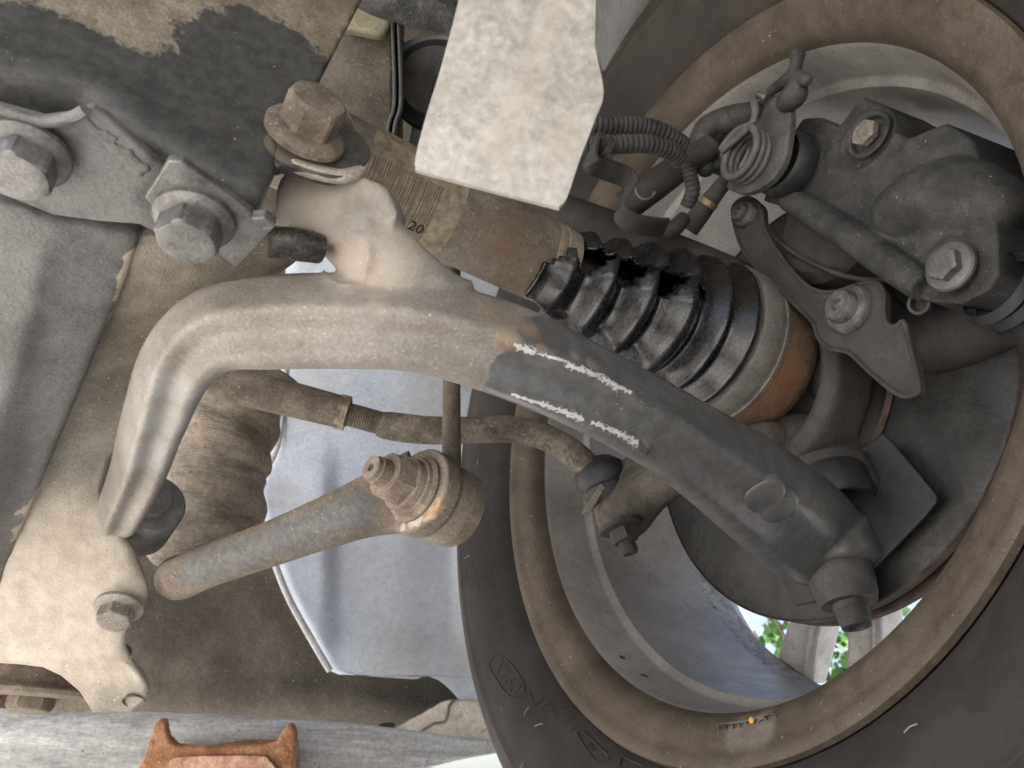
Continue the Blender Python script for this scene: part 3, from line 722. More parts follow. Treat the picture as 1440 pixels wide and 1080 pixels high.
# ================================================================== DRIVE SHAFT
A0 = Vector((.02, .2933, HC + .3143)); A1 = Vector((.36, .3121, HC + .2874))
da = (A1 - A0).normalized()
def AXP(X): return A0 + da * ((X - A0.x) / da.x)
ds = thing('drive_shaft', 'dusty brown drive shaft with torn black rubber boot and rusty joint', 'drive shaft', AXP(.2))
m_shaft = M('dusty rusty shaft', ((.205, .17, .135), (.275, .235, .19), (.35, .31, .26)), 36, (.75, .92), 0, .45, 800, specks=(480, .655, (.52, .45, .36)),
            patches=[dict(spheres=[(AXP(.150) + (O - AXP(.15)).normalized() * .024, .018), (AXP(.165) + (O - AXP(.165)).normalized() * .02 - Up * .012, .016)], color=(.28, .16, .08), color2=(.24, .18, .13), rough=.9, amp=1.5, nscale=90, soft=.4, alpha=.45)])
shaft_prof = lambda X0, X1, r0, r1: [(0, r0), ((X1 - X0) / da.x, r1)]
org = AXP(.0)
tX = lambda X: (X - 0) / da.x
Cdir = (O - AXP(.15)); Cdir = (Cdir - da * Cdir.dot(da)).normalized()
MB().lathe([(tX(-.06), .0265), (tX(.176), .0250), (tX(.1785), .0235), (tX(.1785), .0001)], org, da, 64).build('shaft_tube', m_shaft, ds)
# paper label wrapped round the shaft, printed bars and figures
ml = bpy.data.materials.new('worn barcode label'); ml.use_nodes = True
t = ml.node_tree; N = t.nodes; bs = N['Principled BSDF']
uvn = N.new('ShaderNodeUVMap'); sx = N.new('ShaderNodeSeparateXYZ'); t.links.new(uvn.outputs[0], sx.inputs[0])
def mnode(op, a, b=None):
    n = N.new('ShaderNodeMath'); n.operation = op
    for i, q in enumerate((a, b)):
        if q is None: continue
        if isinstance(q, (int, float)): n.inputs[i].default_value = q
        else: t.links.new(q, n.inputs[i])
    return n.outputs[0]
n1 = N.new('ShaderNodeTexNoise'); n1.noise_dimensions = '1D'; n1.inputs['Scale'].default_value = 1300; n1.inputs['Detail'].default_value = 2
t.links.new(sx.outputs[0], n1.inputs['W'])
bars = mnode('GREATER_THAN', n1.outputs['Fac'], .52)
inb = mnode('MULTIPLY', mnode('LESS_THAN', sx.outputs[0], .043), mnode('GREATER_THAN', sx.outputs[1], .30))
wn = N.new('ShaderNodeTexNoise'); wn.inputs['Scale'].default_value = 160; wn.inputs['Detail'].default_value = 8; wn.inputs['Roughness'].default_value = .7
tc = N.new('ShaderNodeTexCoord'); t.links.new(tc.outputs['Object'], wn.inputs['Vector'])
wear = mnode('GREATER_THAN', wn.outputs['Fac'], .44)
fac = mnode('MULTIPLY', mnode('MULTIPLY', bars, inb), wear)
mx = N.new('ShaderNodeMix'); mx.data_type = 'RGBA'; mx.inputs[6].default_value = (.36, .315, .25, 1); mx.inputs[7].default_value = (.15, .125, .10, 1)
t.links.new(fac, mx.inputs[0])
rp = N.new('ShaderNodeValToRGB'); rp.color_ramp.elements[0].position = .38; rp.color_ramp.elements[0].color = (.62, .55, .46, 1); rp.color_ramp.elements[1].position = .62; rp.color_ramp.elements[1].color = (1.2, 1.18, 1.12, 1)
t.links.new(wn.outputs['Fac'], rp.inputs[0])
mx2 = N.new('ShaderNodeMix'); mx2.data_type = 'RGBA'; mx2.blend_type = 'MULTIPLY'; mx2.inputs[0].default_value = 1
t.links.new(mx.outputs[2], mx2.inputs[6]); t.links.new(rp.outputs[0], mx2.inputs[7]); t.links.new(mx2.outputs[2], bs.inputs['Base Color'])
bs.inputs['Roughness'].default_value = .8
lab = MB().lathe([(tX(.062), .02625), (tX(.1175), .0258)], org, da, 40, math.radians(-95), math.radians(125), ref=Cdir)
lab.build('barcode_label', ml, ds)
# figures printed on the label
def shaft_text(body, X, ang, h, parent):
    v, f = text_verts(body); mb = MB(); e1 = Cdir; e2 = da.cross(e1)
    for q in v:
        r = .0264 + q.z * .0006
        a = ang - q.y * h / r
        mb.v.append(org + da * (tX(X) + q.x * h) + e1 * (r * math.cos(a)) + e2 * (r * math.sin(a)))
    mb.f = f
    return mb.build('printed_figures', m_black, parent, sharp=0)
# small-end clamp ring and CV side
m_ring = M('dusty clamp ring', ((.22, .175, .135), (.31, .255, .20), (.40, .335, .265)), 60, (.75, .9), 0, .3)
MB().lathe([(tX(.177), .0215), (tX(.1775), .0245), (tX(.181), .0248), (tX(.1815), .0238), (tX(.184), .0238), (tX(.1845), .0246), (tX(.194), .0236), (tX(.195), .022), (tX(.195), .012)], org, da, 64).build('boot_clamp', m_ring, ds)
MB().lathe([(tX(.18), .013), (tX(.34), .013)], org, da, 32).build('inner_bar', m_grease, ds)
# torn boot
Ue = (Up - da * Up.dot(da)).normalized()
e2b = da.cross(Ue)
sgn = 1 if e2b.dot(O - AXP(.25)) > 0 else -1
XS0, XS1 = .190, .312
prof = [(XS0, .0225)]
pleats = [(.0205, .0225, .0285), (.0200, .0235, .0335), (.0205, .0265, .0390), (.0215, .0305, .0445), (.0185, .0365, .0490), (.0190, .0420, .0525)]
x = XS0 + .001
for i, (L_, r0_, r1_) in enumerate(pleats):
    nx = pleats[min(i + 1, 5)][1]
    prof += [(x + .10 * L_, r0_), (x + .44 * L_, r1_ * .95), (x + .56 * L_, r1_), (x + .66 * L_, r1_ * .99), (x + .80 * L_, r1_ * .90), (x + .97 * L_, nx)]
    x += L_
prof += [(XS1 - .001, .047), (XS1, .049)]
dense = catmull(prof, 3)
seg = 150
torn = MB(); rows = []; keep = {}
for i, (X, r) in enumerate(dense):
    row = []
    u = (X - XS0) / (XS1 - XS0)
    for j in range(seg):
        ph = 2 * math.pi * j / seg - math.pi         # 0 at top of the image, positive towards the lens
        g_ = max(0, 1 - u * 1.55)
        low = max(0, min(1, (math.degrees(ph) - 62) / 12)) * max(0, 1 - max(0, math.degrees(ph) - 150) / 30)
        rr = r * (1 + .05 * noise.noise(Vector((X * 120, math.cos(ph) * 2, math.sin(ph) * 2))) * (1 - u))
        rr *= 1 + .20 * g_ * low
        c = AXP(X) + (Ue * math.cos(ph) + e2b * sgn * math.sin(ph)) * rr
        c += da * (-.019 * g_ ** .7 * low) - Ue * (.005 * g_ * low)
        row.append(c)
    rows.append(row)
b_ = len(torn.v)
for r in rows: torn.v.extend(r)
for i in range(len(rows) - 1):
    X = dense[i][0]; u = (X - XS0) / (XS1 - XS0)
    for j in range(seg):
        ph = math.degrees(2 * math.pi * j / seg - math.pi)
        if u < .66:
            jag = 11 * noise.noise(Vector((X * 330, .3, 2))) + 5 * noise.noise(Vector((X * 800, 4, 1)))
            tooth = 10 * math.sin((X - XS0) * 2 * math.pi / .0205 - 1.2)
            wd = (1 - u / .70)
            lo = 60 - 12 * wd + jag + tooth * 1.3; hi = 74 + 12 * wd + jag * .7 - tooth * 1.2
            if lo < ph < hi: continue
        elif u < .69 and 60 < ph < 73: continue
        k = (j + 1) % seg; n_ = seg
        torn.f.append((i * n_ + j, i * n_ + k, (i + 1) * n_ + k, (i + 1) * n_ + j))
        torn.uv.append(((0, 0),) * 4)
bo = torn.build('torn_boot', m_rubber, ds, solid=.0022, sharp=0)
bo['label'] = 'black pleated rubber boot split open at the top'
tl = []
for u0, u1 in ((.02, .18), (.18, .36), (.36, .54), (.54, .68)):
    def tp_(u, ph, rr):
        X = XS0 + u * (XS1 - XS0) - .004; ph = math.radians(ph)
        return AXP(X) + (Ue * math.cos(ph) + e2b * sgn * math.sin(ph)) * rr
    tl.append((tp_(u0, 52 + 10 * u0, .028 + .022 * u0), tp_(u1, 52 + 10 * u1, .028 + .022 * u1), .0045))
    tl.append((tp_(u0, 90 - 14 * u0, .030 + .022 * u0), tp_(u1, 90 - 14 * u1, .030 + .022 * u1), .0050))
m_boot = M('torn greasy rubber', ((.008, .008, .009), (.012, .012, .013), (.022, .022, .022)), 60, (.17, .32), 0, .1, 700, spec=.75, grime=.1,
           patches=[dict(lines=tl, color=(.010, .010, .010), color2=(.03, .03, .03), rough=.06, amp=1.6, nscale=160, soft=.3, bump=9.0, lift=1.5)])
bo.data.materials.clear(); bo.data.materials.append(m_boot)
# outer joint cup
m_band = M('grey boot band', ((0.16, 0.144, 0.132), (0.208, 0.192, 0.1776), (0.264, 0.248, 0.228)), 50, (.5, .7), .2, .2)
m_cup = M('rusty joint cup', ((.13, .085, .058), (.18, .118, .076), (.22, .14, .086)), 50, (.8, .95), 0, .5, 500,
          patches=[dict(spheres=[(AXP(.335) + Cdir * .05, .016)], color=(.27, .125, .06), color2=(.22, .11, .06), rough=.9, amp=1.1, nscale=120, soft=.4, alpha=.8)])
MB().lathe([(tX(.309), .044), (tX(.3085), .0525), (tX(.310), .0535), (tX(.3215), .0538), (tX(.322), .0528), (tX(.326), .0528), (tX(.3265), .0535), (tX(.329), .0532), (tX(.3295), .05)], org, da, 96).build('boot_band', m_band, ds)
MB().lathe([(tX(.328), .051), (tX(.329), .0522), (tX(.350), .0520), (tX(.358), .0500), (tX(.3615), .046), (tX(.362), .03), (tX(.38), .03)], org, da, 96).build('joint_cup', m_cup, ds)
labo = [o for o in bpy.data.objects if o.name == 'barcode_label'][0]
shaft_text('20', .0945, .62, .0085, labo)

# ================================================================== TIE ROD
m_tie = M('dusty tie rod', ((.14, .112, .085), (.205, .168, .132), (.29, .245, .195)), 60, (.75, .92), 0, .55, 700, specks=(700, .66, (.46, .40, .32)))
m_tie2 = M('pitted outer tie rod', ((.12, .105, .085), (.20, .175, .145), (.34, .29, .23)), 70, (.7, .9), .05, 1.0, 420, specks=(420, .60, (.40, .35, .28)))
tr = thing('tie_rod', 'dusty tie rod with hexagon lock nut and bent outer rod', 'tie rod', P(500, 590, .51))
def T(lst, f=P): 
    pp = [f(*l[:3]) for l in lst]
    return pp, [pxr(p, l[3]) if not isinstance(l[3], tuple) else (pxr(p, l[3][0]), pxr(p, l[3][1])) for p, l in zip(pp, lst)]
a, r = T([(300, 535, .495, 22), (345, 546, .497, 25), (420, 564, .50, 24.5), (480, 579.5, .5035, 23)])
MB().tube(a, r, 32, 5).build('sleeve', m_tie, tr)
nd = (P(560, 602, .508) - P(470, 577, .503)).normalized()
MB().lathe([(0, .0001), (0, hexr(.0205, .4)), (.0065, hexr(.0205, .4)), (.007, .0098), (.007, .0001)], P(475, 578, .503), nd, 48).build('lock_nut', M('rusty lock nut', ((.24, .16, .10), (.38, .31, .25), (.50, .45, .38)), 90, (.6, .85), .2, .5), tr, sharp=25)
prof = []; z = 0
while z < .028: prof += [(z, .0080), (z + .0008, .0072)]; z += .0016
MB().lathe(prof, P(488, 582, .5035), nd, 32).build('thread', m_tie, tr, sharp=25)
a, r = T([(535, 596, .507, 17.5), (548, 599, .507, 20), (600, 605, .51, 20), (660, 605, .514, 19), (720, 604, .518, 19), (770, 616, .522, 19), (812, 642, .525, 19), (842, 672, .527, 18)])
MB().tube(a, r, 32, 6, wob=.03).build('outer_rod', m_tie2, tr)
ja = (P(880, 760, .505) - P(845, 665, .53)).normalized()
jp = P(846, 672, .527)
MB().lathe([(-.012, .0001), (-.012, .012), (-.006, .0175), (.002, .0185), (.006, .0165), (.008, .0155), (.010, .0165), (.016, .0145), (.019, .012), (.019, .0001)], jp, ja, 40).build('dust_boot', m_rubberdry, tr)
mb = MB().extrude([P(x, y, .505) for x, y in ((818, 722), (846, 680), (852, 686), (826, 728))], Fw * .003)
mb.build('boot_clip', m_tie, tr, bevel=.0008)
bolt(tr, P(872, 738, .498), ja, .0165, .009, m_castdark, .0150, .003, stud=(.0055, .008), name='stud_nut')

# ================================================================== SWAY BAR + LINK
sb = thing('anti_roll_bar', 'thick dusty anti roll bar ending in a flattened eye', 'anti roll bar', P(400, 770, .42))
mb = MB()
a, r = T([(300, 780, .66, 20), (275, 795, .54, 24), (250, 810, .45, 29), (256, 812, .422, 30), (300, 793, .415, 30), (380, 765, .412, 32), (450, 738, .41, 36), (510, 715, .41, 42), (555, 700, .408, (52, 24)), (590, 690, .406, (60, 14))])
mb.tube(a, r, 36, 6, round_end=(False, False))
lx = Vector((-.92, -.38, .05)).normalized()        # bolt axis towards the nut
ec = P(588, 690, .404)
mb.lathe([(-.009, .0001), (-.009, .0235), (.002, .0235), (.002, .0001)], ec, lx, 40)
bar_ = mb.build('bar', None, sb, remesh=.0011, smooth=6)
bpy.context.view_layer.update()
m_bar = M('dusty anti roll bar', ((.15, .125, .098), (.22, .185, .148), (.31, .265, .215)), 40, (.7, .9), .05, .4, 800, specks=(800, .66, (.50, .44, .36)),
          patches=[dict(lines=[(P(268, 803, .400), P(380, 764, .395), .0115), (P(380, 764, .395), P(500, 722, .392), .011)], color=(.10, .103, .106), color2=(.16, .162, .165), rough=.5, amp=1.6, nscale=55, soft=.45, alpha=.85),
                   dict(spheres=[(surf(bar_, 612, 712), .0042), (surf(bar_, 606, 720), .0038), (surf(bar_, 600, 726), .003)], color=(.46, .27, .13), color2=(.55, .44, .31), rough=.8, amp=2.0, nscale=220, soft=.25),
                   dict(spheres=[(surf(bar_, 588, 732), .003), (surf(bar_, 578, 736), .003), (surf(bar_, 566, 741), .0022)], color=(.42, .40, .36), color2=(.60, .58, .54), rough=.5, amp=3.0, nscale=260, soft=.3)])
bar_.data.materials.append(m_bar)
lk = thing('stabilizer_link', 'upright stabilizer link bolted to the eye of the anti roll bar', 'stabilizer link', P(635, 690, .42))
m_link = M('dusty link', ((.19, .155, .12), (.265, .22, .175), (.36, .31, .25)), 60, (.8, .95), 0, .5, 900, specks=(900, .66, (.5, .44, .36)))
MB().lathe([(.001, .018), (.004, .0185), (.0055, .0165), (.0075, .0158), (.0078, .0145), (.012, .014), (.0125, hexr(.0235)), (.0205, hexr(.0235)), (.0235, .0112), (.024, .0075), (.030, .0072), (.0305, .0066), (.033, .0064), (.0335, .0042), (.033, .0022), (.029, .002), (.029, .0001)], ec, lx, 48).build('link_nut', m_link, lk, sharp=28)
MB().lathe([(-.010, .0001), (-.010, .0185), (-.012, .0212), (-.0205, .0218), (-.021, .0211), (-.0215, .0218), (-.030, .0210), (-.034, .0175), (-.036, .012), (-.036, .0001)], ec, lx, 40, wob=lambda t_, a_: 1 + .012 * math.sin(3 * a_ + t_ * 90)).build('joint_housing', m_link, lk, sharp=30)
a, r = T([(635, 668, .425, 13.5), (635, 600, .43, 13), (635, 540, .437, 12.5), (635, 420, .452, 12.5), (635, 340, .462, 13)])
m_rod = M('brown link rod', ((.105, .083, .062), (.15, .122, .094), (.21, .175, .137)), 60, (.75, .92), 0, .4)
rod = MB().tube(a, r, 28, 4).build('link_rod', m_rod, lk)
bpy.context.view_layer.update()
# cast letters on the rod, reading upwards
v, f = text_verts('EXA'); x0 = min(q.x for q in v); x1 = max(q.x for q in v); mb = MB()
for q in v:
    t_ = (q.x - x0) / (x1 - x0)
    px_ = 646 - q.y / .72 * 10.5; py_ = 592 - 46 * t_
    h_ = surf(rod, px_, py_, .43)
    mb.v.append(h_ + (O - h_).normalized() * (.00025 + .0004 * q.z / .04))
mb.f = f
mb.build('cast_letters', m_rod, rod, sharp=30)

# ================================================================== LINER PANEL, SLEEVE
m_panel = M('blue grey splash shield', ((.37, .415, .49), (.41, .455, .53), (.45, .495, .565)), 20, (.45, .65), 0, .2, 500, specks=(330, .70, (.62, .64, .66)), grime=.3,  # reflected sky is put into the base colour as its blue
            patches=[dict(spheres=sph((520, 800, .80, .05), (590, 800, .8, .045), (640, 880, .8, .06), (560, 880, .8, .06)), color=(.30, .315, .34), color2=(.37, .385, .41), rough=.75, amp=1.4, nscale=18, soft=.5, alpha=.75),
                     dict(spheres=sph((440, 560, .8, .03), (600, 560, .8, .03), (560, 940, .81, .04), (680, 930, .81, .04), (400, 700, .8, .02)), color=(.31, .31, .31), color2=(.38, .38, .37), rough=.8, amp=2.4, nscale=60, soft=.5, alpha=.5)])
pn = [(402, 330), (400, 480), (388, 560), (386, 640), (374, 668), (360, 690), (368, 740), (400, 830), (440, 905), (462, 943), (480, 950), (600, 952), (622, 958), (630, 980), (650, 988), (760, 990), (760, 250), (640, 262), (560, 330)]
rows = []
def panel_depth(x, y):
    d = .80 + .02 * (y - 600) / 400
    # pressed pocket
    sx_ = max(0, min(1, (x - 450) / 32)) * max(0, min(1, (670 - x) / 40)); sy_ = max(0, min(1, (930 - y) / 60)) * max(0, min(1, (y - 600) / 120))
    s1 = lambda q: q * q * (3 - 2 * q)
    d += .014 * s1(sx_) * s1(sy_)
    # lighter rounded rib
    d -= .004 * math.exp(-((x - 560) / 40) ** 2) * s1(max(0, min(1, (y - 700) / 60)))
    return d
mb = MB(); bmv = {}
# clip a fine grid to the outline
def inside(x, y, poly):
    c = False; n = len(poly)
    for i in range(n):
        x0, y0 = poly[i]; x1, y1 = poly[i - 1]
        if (y0 > y) != (y1 > y) and x < (x1 - x0) * (y - y0) / (y1 - y0) + x0: c = not c
    return c
def edge_x(y, poly):
    xs = []
    n = len(poly)
    for i in range(n):
        x0, y0 = poly[i]; x1, y1 = poly[i - 1]
        if (y0 > y) != (y1 > y): xs.append((x1 - x0) * (y - y0) / (y1 - y0) + x0)
    return min(xs), max(xs)
ys = [264 + i * 6 for i in range(114)] + [948.5, 951.5]
ys = sorted(ys)
for y in ys:
    xa, xb = edge_x(y, pn); row = []
    for j in range(71):
        t_ = j / 70; x = xa + (xb - xa) * t_
        lip_ = .012 * math.exp(-(t_ / .022) ** 2) 
        row.append(P(x, y, panel_depth(x, y) + lip_))
    rows.append(row)
mb.quadgrid(rows, False)
# lower tongue
rows = []
for i in range(8):
    y = 950 + 40 * i / 7; row = []
    for j in range(25):
        x0 = 600 + 50 * min(1, (i / 7) ** .6 * 1.0); row.append(P(x0 + (760 - x0) * j / 24, y, panel_depth(700, y)))
    rows.append(row)
mb.quadgrid(rows, False)
pan = thing('splash_shield', 'blue grey pressed splash shield standing behind the tyre', 'splash shield', P(540, 950, .82))
MB.build(mb, 'shield_sheet', m_panel, pan, solid=-.003, sharp=0, recalc=False)
a = [P(x, y, .797) for x, y in ((402, 500), (398, 560), (390, 625), (370, 668), (362, 694), (370, 742), (402, 832), (442, 906), (464, 943))]
MB().tube(a, [.0035] * len(a), 10).build('folded_edge', M('pale edge', ((.42, .42, .41), (.5, .5, .49), (.58, .58, .57)), 60), pan)
ring = [P(517 + 12 * math.cos(i * .55), 932 + 12 * math.sin(i * .55), .798) for i in range(10)]
MB().tube(ring, [.0006] * 10, 6).build('moulding_ring', m_panel, pan)
# dusty wrapped sleeve (bellows) behind the arm
m_wrap = M('dust caked fabric sleeve', ((.25, .21, .16), (.33, .28, .22), (.41, .36, .29)), 40, (.85, .97), 0, 1.0, 300, specks=(500, .66, (.50, .43, .34)), stretch=(1, 1, 3), big=70, bumpd=.001)
mb = MB()
cl = catmull([(345, 520, .60, 74), (318, 590, .585, 72), (305, 645, .57, 72), (296, 700, .56, 74), (286, 745, .55, 76), (282, 782, .55, 70)], 14)
pp = [P(*c[:3]) for c in cl]; rr = [pxr(p, c[3]) for p, c in zip(pp, cl)]
fold = lambda y, x: -.06 * math.exp(-((y - 643 + 4 * math.sin(x * 2)) / 4) ** 2) - .05 * math.exp(-((y - 716 + 8 * math.sin(x * 3)) / 5) ** 2) - .05 * math.exp(-((y - 766 - 8 * math.cos(x * 2)) / 4) ** 2) + .03 * math.sin(y / 9 + x * 2)
cnt = [0]
def sec_wrap(ph, t_):
    y = 520 + 262 * t_
    return 1 + 1.7 * fold(y, ph) + .05 * noise.noise(Vector((math.cos(ph) * 2, math.sin(ph) * 2, t_ * 9)))
mb.tube(pp, rr, 64, 1, section=sec_wrap, cap=True)
slv = mb.build('wrapped_sleeve', m_wrap, sharp=0)
tag(slv, 'brown dust caked wrinkled fabric sleeve behind the bend of the arm', 'sleeve')
a, r = T([(300, 600, .50, 24), (330, 570, .50, 22)])
# ================================================================== HANGING BRACKET
m_alu = M('chalky bare aluminium', ((.32, .30, .27), (.40, .38, .345), (.46, .445, .415)), 26, (.45, .7), .15, .3, 420, specks=(300, .72, (.30, .28, .26)), grime=.3,
          patches=[dict(spheres=sph((740, 60, .205, .007), (720, 120, .205, .007), (700, 190, .205, .006), (760, 20, .205, .006), (640, 160, .205, .004)), color=(.46, .42, .36), color2=(.56, .52, .46), rough=.7, amp=1.6, nscale=80, soft=.5, alpha=.6),
                   dict(lines=[(P(790, -20, .215), P(742, 120, .212), .0035), (P(742, 120, .212), P(700, 230, .208), .004), (P(780, 215, .208), P(800, 180, .209), .0045)], color=(.34, .30, .25), color2=(.44, .40, .34), rough=.75, amp=1.8, nscale=60, soft=.7, alpha=.55),
                   dict(spheres=sph((678, 60, .205, .0012), (672, 80, .205, .0012), (665, 100, .205, .0012), (660, 120, .205, .0012), (652, 140, .205, .001)), color=(.30, .26, .22), rough=.8, amp=1.4, nscale=300, soft=.3, alpha=.8)])
hb = thing('hanging_bracket', 'pale chalky aluminium bracket hanging blurred in front of the drive shaft', 'bracket', P(720, -100, .22))
o2 = [(600, 243), (586, 236), (584, 222), (600, 160), (620, 95), (645, 0), (662, -70), (850, -70), (836, 20), (836, 62), (849, 128), (838, 165), (815, 225), (798, 276), (786, 290), (770, 288)]
mb = MB().extrude([P(x, y, .205 + (y - 290) * -.00004) for x, y in catmull(o2, 3, True)], Fw * .0034)
mb.build('front_plate', m_alu, hb, bevel=.0011)
mb = MB().extrude([P(x, y, d) for x, y, d in ((838, -70, .212), (960, -70, .30), (925, -15, .29), (905, 10, .28), (878, 52, .26), (849, 100, .225), (836, 62, .212))], Fw * .003 + Up * .001)
mb.build('side_flange', m_alu, hb, bevel=.0008)
# ================================================================== HOSES AND BRACKET
hs = thing('brake_hose', 'upper of two ribbed conduit hoses beside the hanging bracket', 'hose', P(860, 178, .5), 'ribbed conduits')
hs2 = thing('brake_hose', 'lower of two ribbed conduit hoses, held by the bent strip', 'hose', P(860, 205, .5), 'ribbed conduits')
def conduit(pts, rpx, parent, nrib):
    a = [P(*p) for p in pts]; cr = catmull([tuple(p) for p in a], 24); cr = [Vector(c) for c in cr]
    L = [0]
    for i in range(1, len(cr)): L.append(L[-1] + (cr[i] - cr[i - 1]).length)
    n = nrib * 6; q = []
    for k in range(n + 1):
        s_ = L[-1] * k / n; i = max(j for j in range(len(L)) if L[j] <= s_ + 1e-9); i = min(i, len(L) - 2)
        f_ = (s_ - L[i]) / max(1e-9, L[i + 1] - L[i]); q.append(cr[i].lerp(cr[i + 1], f_))
    prof_ = [1, 1.0, 1.0, .97, .84, .97]
    MB().tube(q, [pxr(p, rpx) * prof_[k % 6] for k, p in enumerate(q)], 24, 1).build('corrugated_sleeve', m_hose, parent, sharp=40)
conduit([(800, 172, .50), (850, 176, .50), (900, 177, .505), (935, 188, .51), (962, 206, .52)], 13, hs, 26)
conduit([(815, 204, .49), (856, 204, .49), (905, 202, .495), (940, 211, .505), (955, 224, .515)], 13.5, hs2, 22)
st = thing('hose_strip', 'bent grey steel strip holding the lower ribbed hose', 'bracket', P(880, 280, .49))
cp = [(842, 190, .482), (834, 226, .482), (850, 236, .487), (876, 246, .493), (888, 258, .495), (886, 274, .495), (876, 298, .495), (890, 312, .495), (915, 317, .495), (936, 318, .497)]
sp2 = catmull([tuple(P(*c)) for c in cp], 6)
mb = MB(); rows = []
wv = (P(0, 0, 1) * 0 + Rt * .3 + Up * .55 - Fw * .75).normalized() * .0075
for i, c in enumerate(sp2):
    c = Vector(c); T_ = (Vector(sp2[min(i + 1, len(sp2) - 1)]) - Vector(sp2[max(0, i - 1)])).normalized()
    wq = (wv - T_ * wv.dot(T_)).normalized() * .0075
    rows.append([c - wq, c + wq])
mb.quadgrid(rows, False)
mb.build('strip', m_castdark, st, solid=.0022, bevel=.0005)
MB().lathe([(0, .0001), (0, .0082), (.004, .0082), (.0045, .007), (.0045, .0001)], P(846, 205, .486), (1, .15, -.1), 24).build('grommet', m_hose, st)
oh = thing('short_hose', 'short ribbed hose beside the thick pipe under the caliper spring', 'hose', P(980, 260, .54))
conduit([(968, 232, .54), (972, 252, .54), (974, 270, .54), (966, 290, .545)], 10.5, oh, 9)
tp = thing('thick_pipe', 'thick dark pipe with wire clamp behind the ribbed hoses', 'pipe', P(930, 260, .55))
a, r = T([(880, 290, .57, 22), (918, 262, .56, 22), (960, 232, .55, 20), (1000, 205, .55, 18)])
MB().tube(a, r, 24, 5).build('pipe_body', m_castdark, tp)
cl_ = [P(908 + 14 * math.cos(t_) , 264 + 16 * math.sin(t_), .543) for t_ in [math.radians(x) for x in range(20, 200, 20)]]
MB().tube(cl_, [.0009] * len(cl_), 8).build('wire_clamp', m_bolt, tp)
sc = thing('sensor_plug', 'dark sensor plug with brass collar under the ribbed hoses', 'sensor', P(985, 310, .53))
a, r = T([(968, 322, .54, 15), (985, 300, .535, 14), (1006, 272, .53, 12), (1022, 252, .53, 11)])
MB().tube(a, r, 20, 4).build('plug_body', m_castdark, sc)
pc = P(996, 286, .529)
MB().lathe([(-.002, .0066), (.002, .0066), (.0025, .006)], pc, (P(1006, 272, .53) - P(985, 300, .535)), 20).build('collar', M('brass', ((.16, .13, .07), (.24, .2, .11), (.32, .27, .16)), 90, (.4, .6), .5), sc)
a, r = T([(925, 318, .52, 10), (946, 322, .52, 12), (962, 306, .525, 10)])
MB().tube(a, r, 16, 4).build('cable_boot', m_hose, sc)

# ================================================================== CALIPER
XC = .332
cal = thing('brake_caliper', 'grey cast brake caliper at the top of the disc', 'brake caliper', PX(1230, 330, .34))
body = [(1112, 190), (1128, 166), (1152, 164), (1178, 178), (1194, 158), (1210, 134), (1256, 160), (1260, 186), (1276, 194), (1330, 172), (1366, 196), (1392, 262), (1402, 330), (1404, 385), (1390, 408), (1350, 428), (1300, 424), (1270, 405), (1230, 374), (1160, 326), (1106, 292), (1072, 282), (1088, 246), (1104, 220)]
mb = MB().extrude([PX(x, y, XC) for x, y in body], Vector((.055, -.004, .004)))
mb.lathe([(-.008, .018), (.0, .022), (.05, .022), (.05, .0001), (-.008, .0001)], PX(1120, 232, XC), (1, 0, 0), 36)
mb.lathe([(-.006, .0165), (.05, .018), (.05, .0001), (-.006, .0001)], PX(1335, 380, XC), (1, 0, 0), 36)
mb.lathe([(-.004, .019), (.03, .021), (.03, .0001), (-.004, .0001)], PX(1220, 196, XC), (1, 0, 0), 36)
rid = [PX(x, y, XC - .002) for x, y in ((1110, 280), (1180, 322), (1250, 370), (1300, 405))]
mb.tube(rid, [.008, .009, .009, .008], 16, 4)
mb.tube([PX(x, y, XC + .008) for x, y in ((1280, 300), (1340, 280), (1390, 290))], [.02, .022, .018], 20, 4, round_end=(True, True))
cb = mb.build('caliper_body', m_caliper, cal, remesh=.0013, smooth=6)
# recess with the pale bolt
rp_ = PX(1222, 190, XC - .004)
MB().lathe([(.0, .0125), (-.001, .0145), (-.0022, .0135), (-.0012, .0115), (.002, .0105), (.002, .0001)], rp_, AX, 40).build('bolt_recess', m_caliper, cal)
bolt(cal, rp_ + AX * -.001, -AX, .0142, .0045, m_bolt, 0, 0, .4)
b = bolt(cal, PX(1338, 376, XC - .0085), (-1, 0, -.05), .0150, .006, m_boltgrey, .0125, .003, .25)
b['label'] = 'pale hexagon guide bolt on the lower corner'
# piston housing below the casting
MB().lathe([(-.012, .0001), (-.012, .034), (-.006, .040), (.02, .042), (.05, .042), (.05, .0001)], PX(1178, 318, .352), AX, 56).build('piston_housing', m_castdark, cal)
wr = [PX(x, y, .338) for x, y in ((1088, 335), (1120, 358), (1160, 378), (1205, 392), (1250, 394), (1280, 388))]
MB().tube(wr, [.0017] * 6, 10).build('retaining_wire', m_castdark, cal)
# guide pin boot
MB().lathe([(0, .017), (.004, .020), (.008, .0165), (.012, .0195), (.016, .016), (.020, .018), (.026, .015)], PX(1395, 400, .335), (1, -.1, -.3), 32).build('guide_pin_boot', m_rubberdry, cal)
MB().lathe([(0, .0001), (-.0, .0048), (-.006, .0060), (-.007, .0058), (-.007, .0042), (-.001, .0040), (-.001, .0001)], PX(1300, 428, .340), (1, .1, .35), 24).build('bleed_nipple', m_castdark, cal)
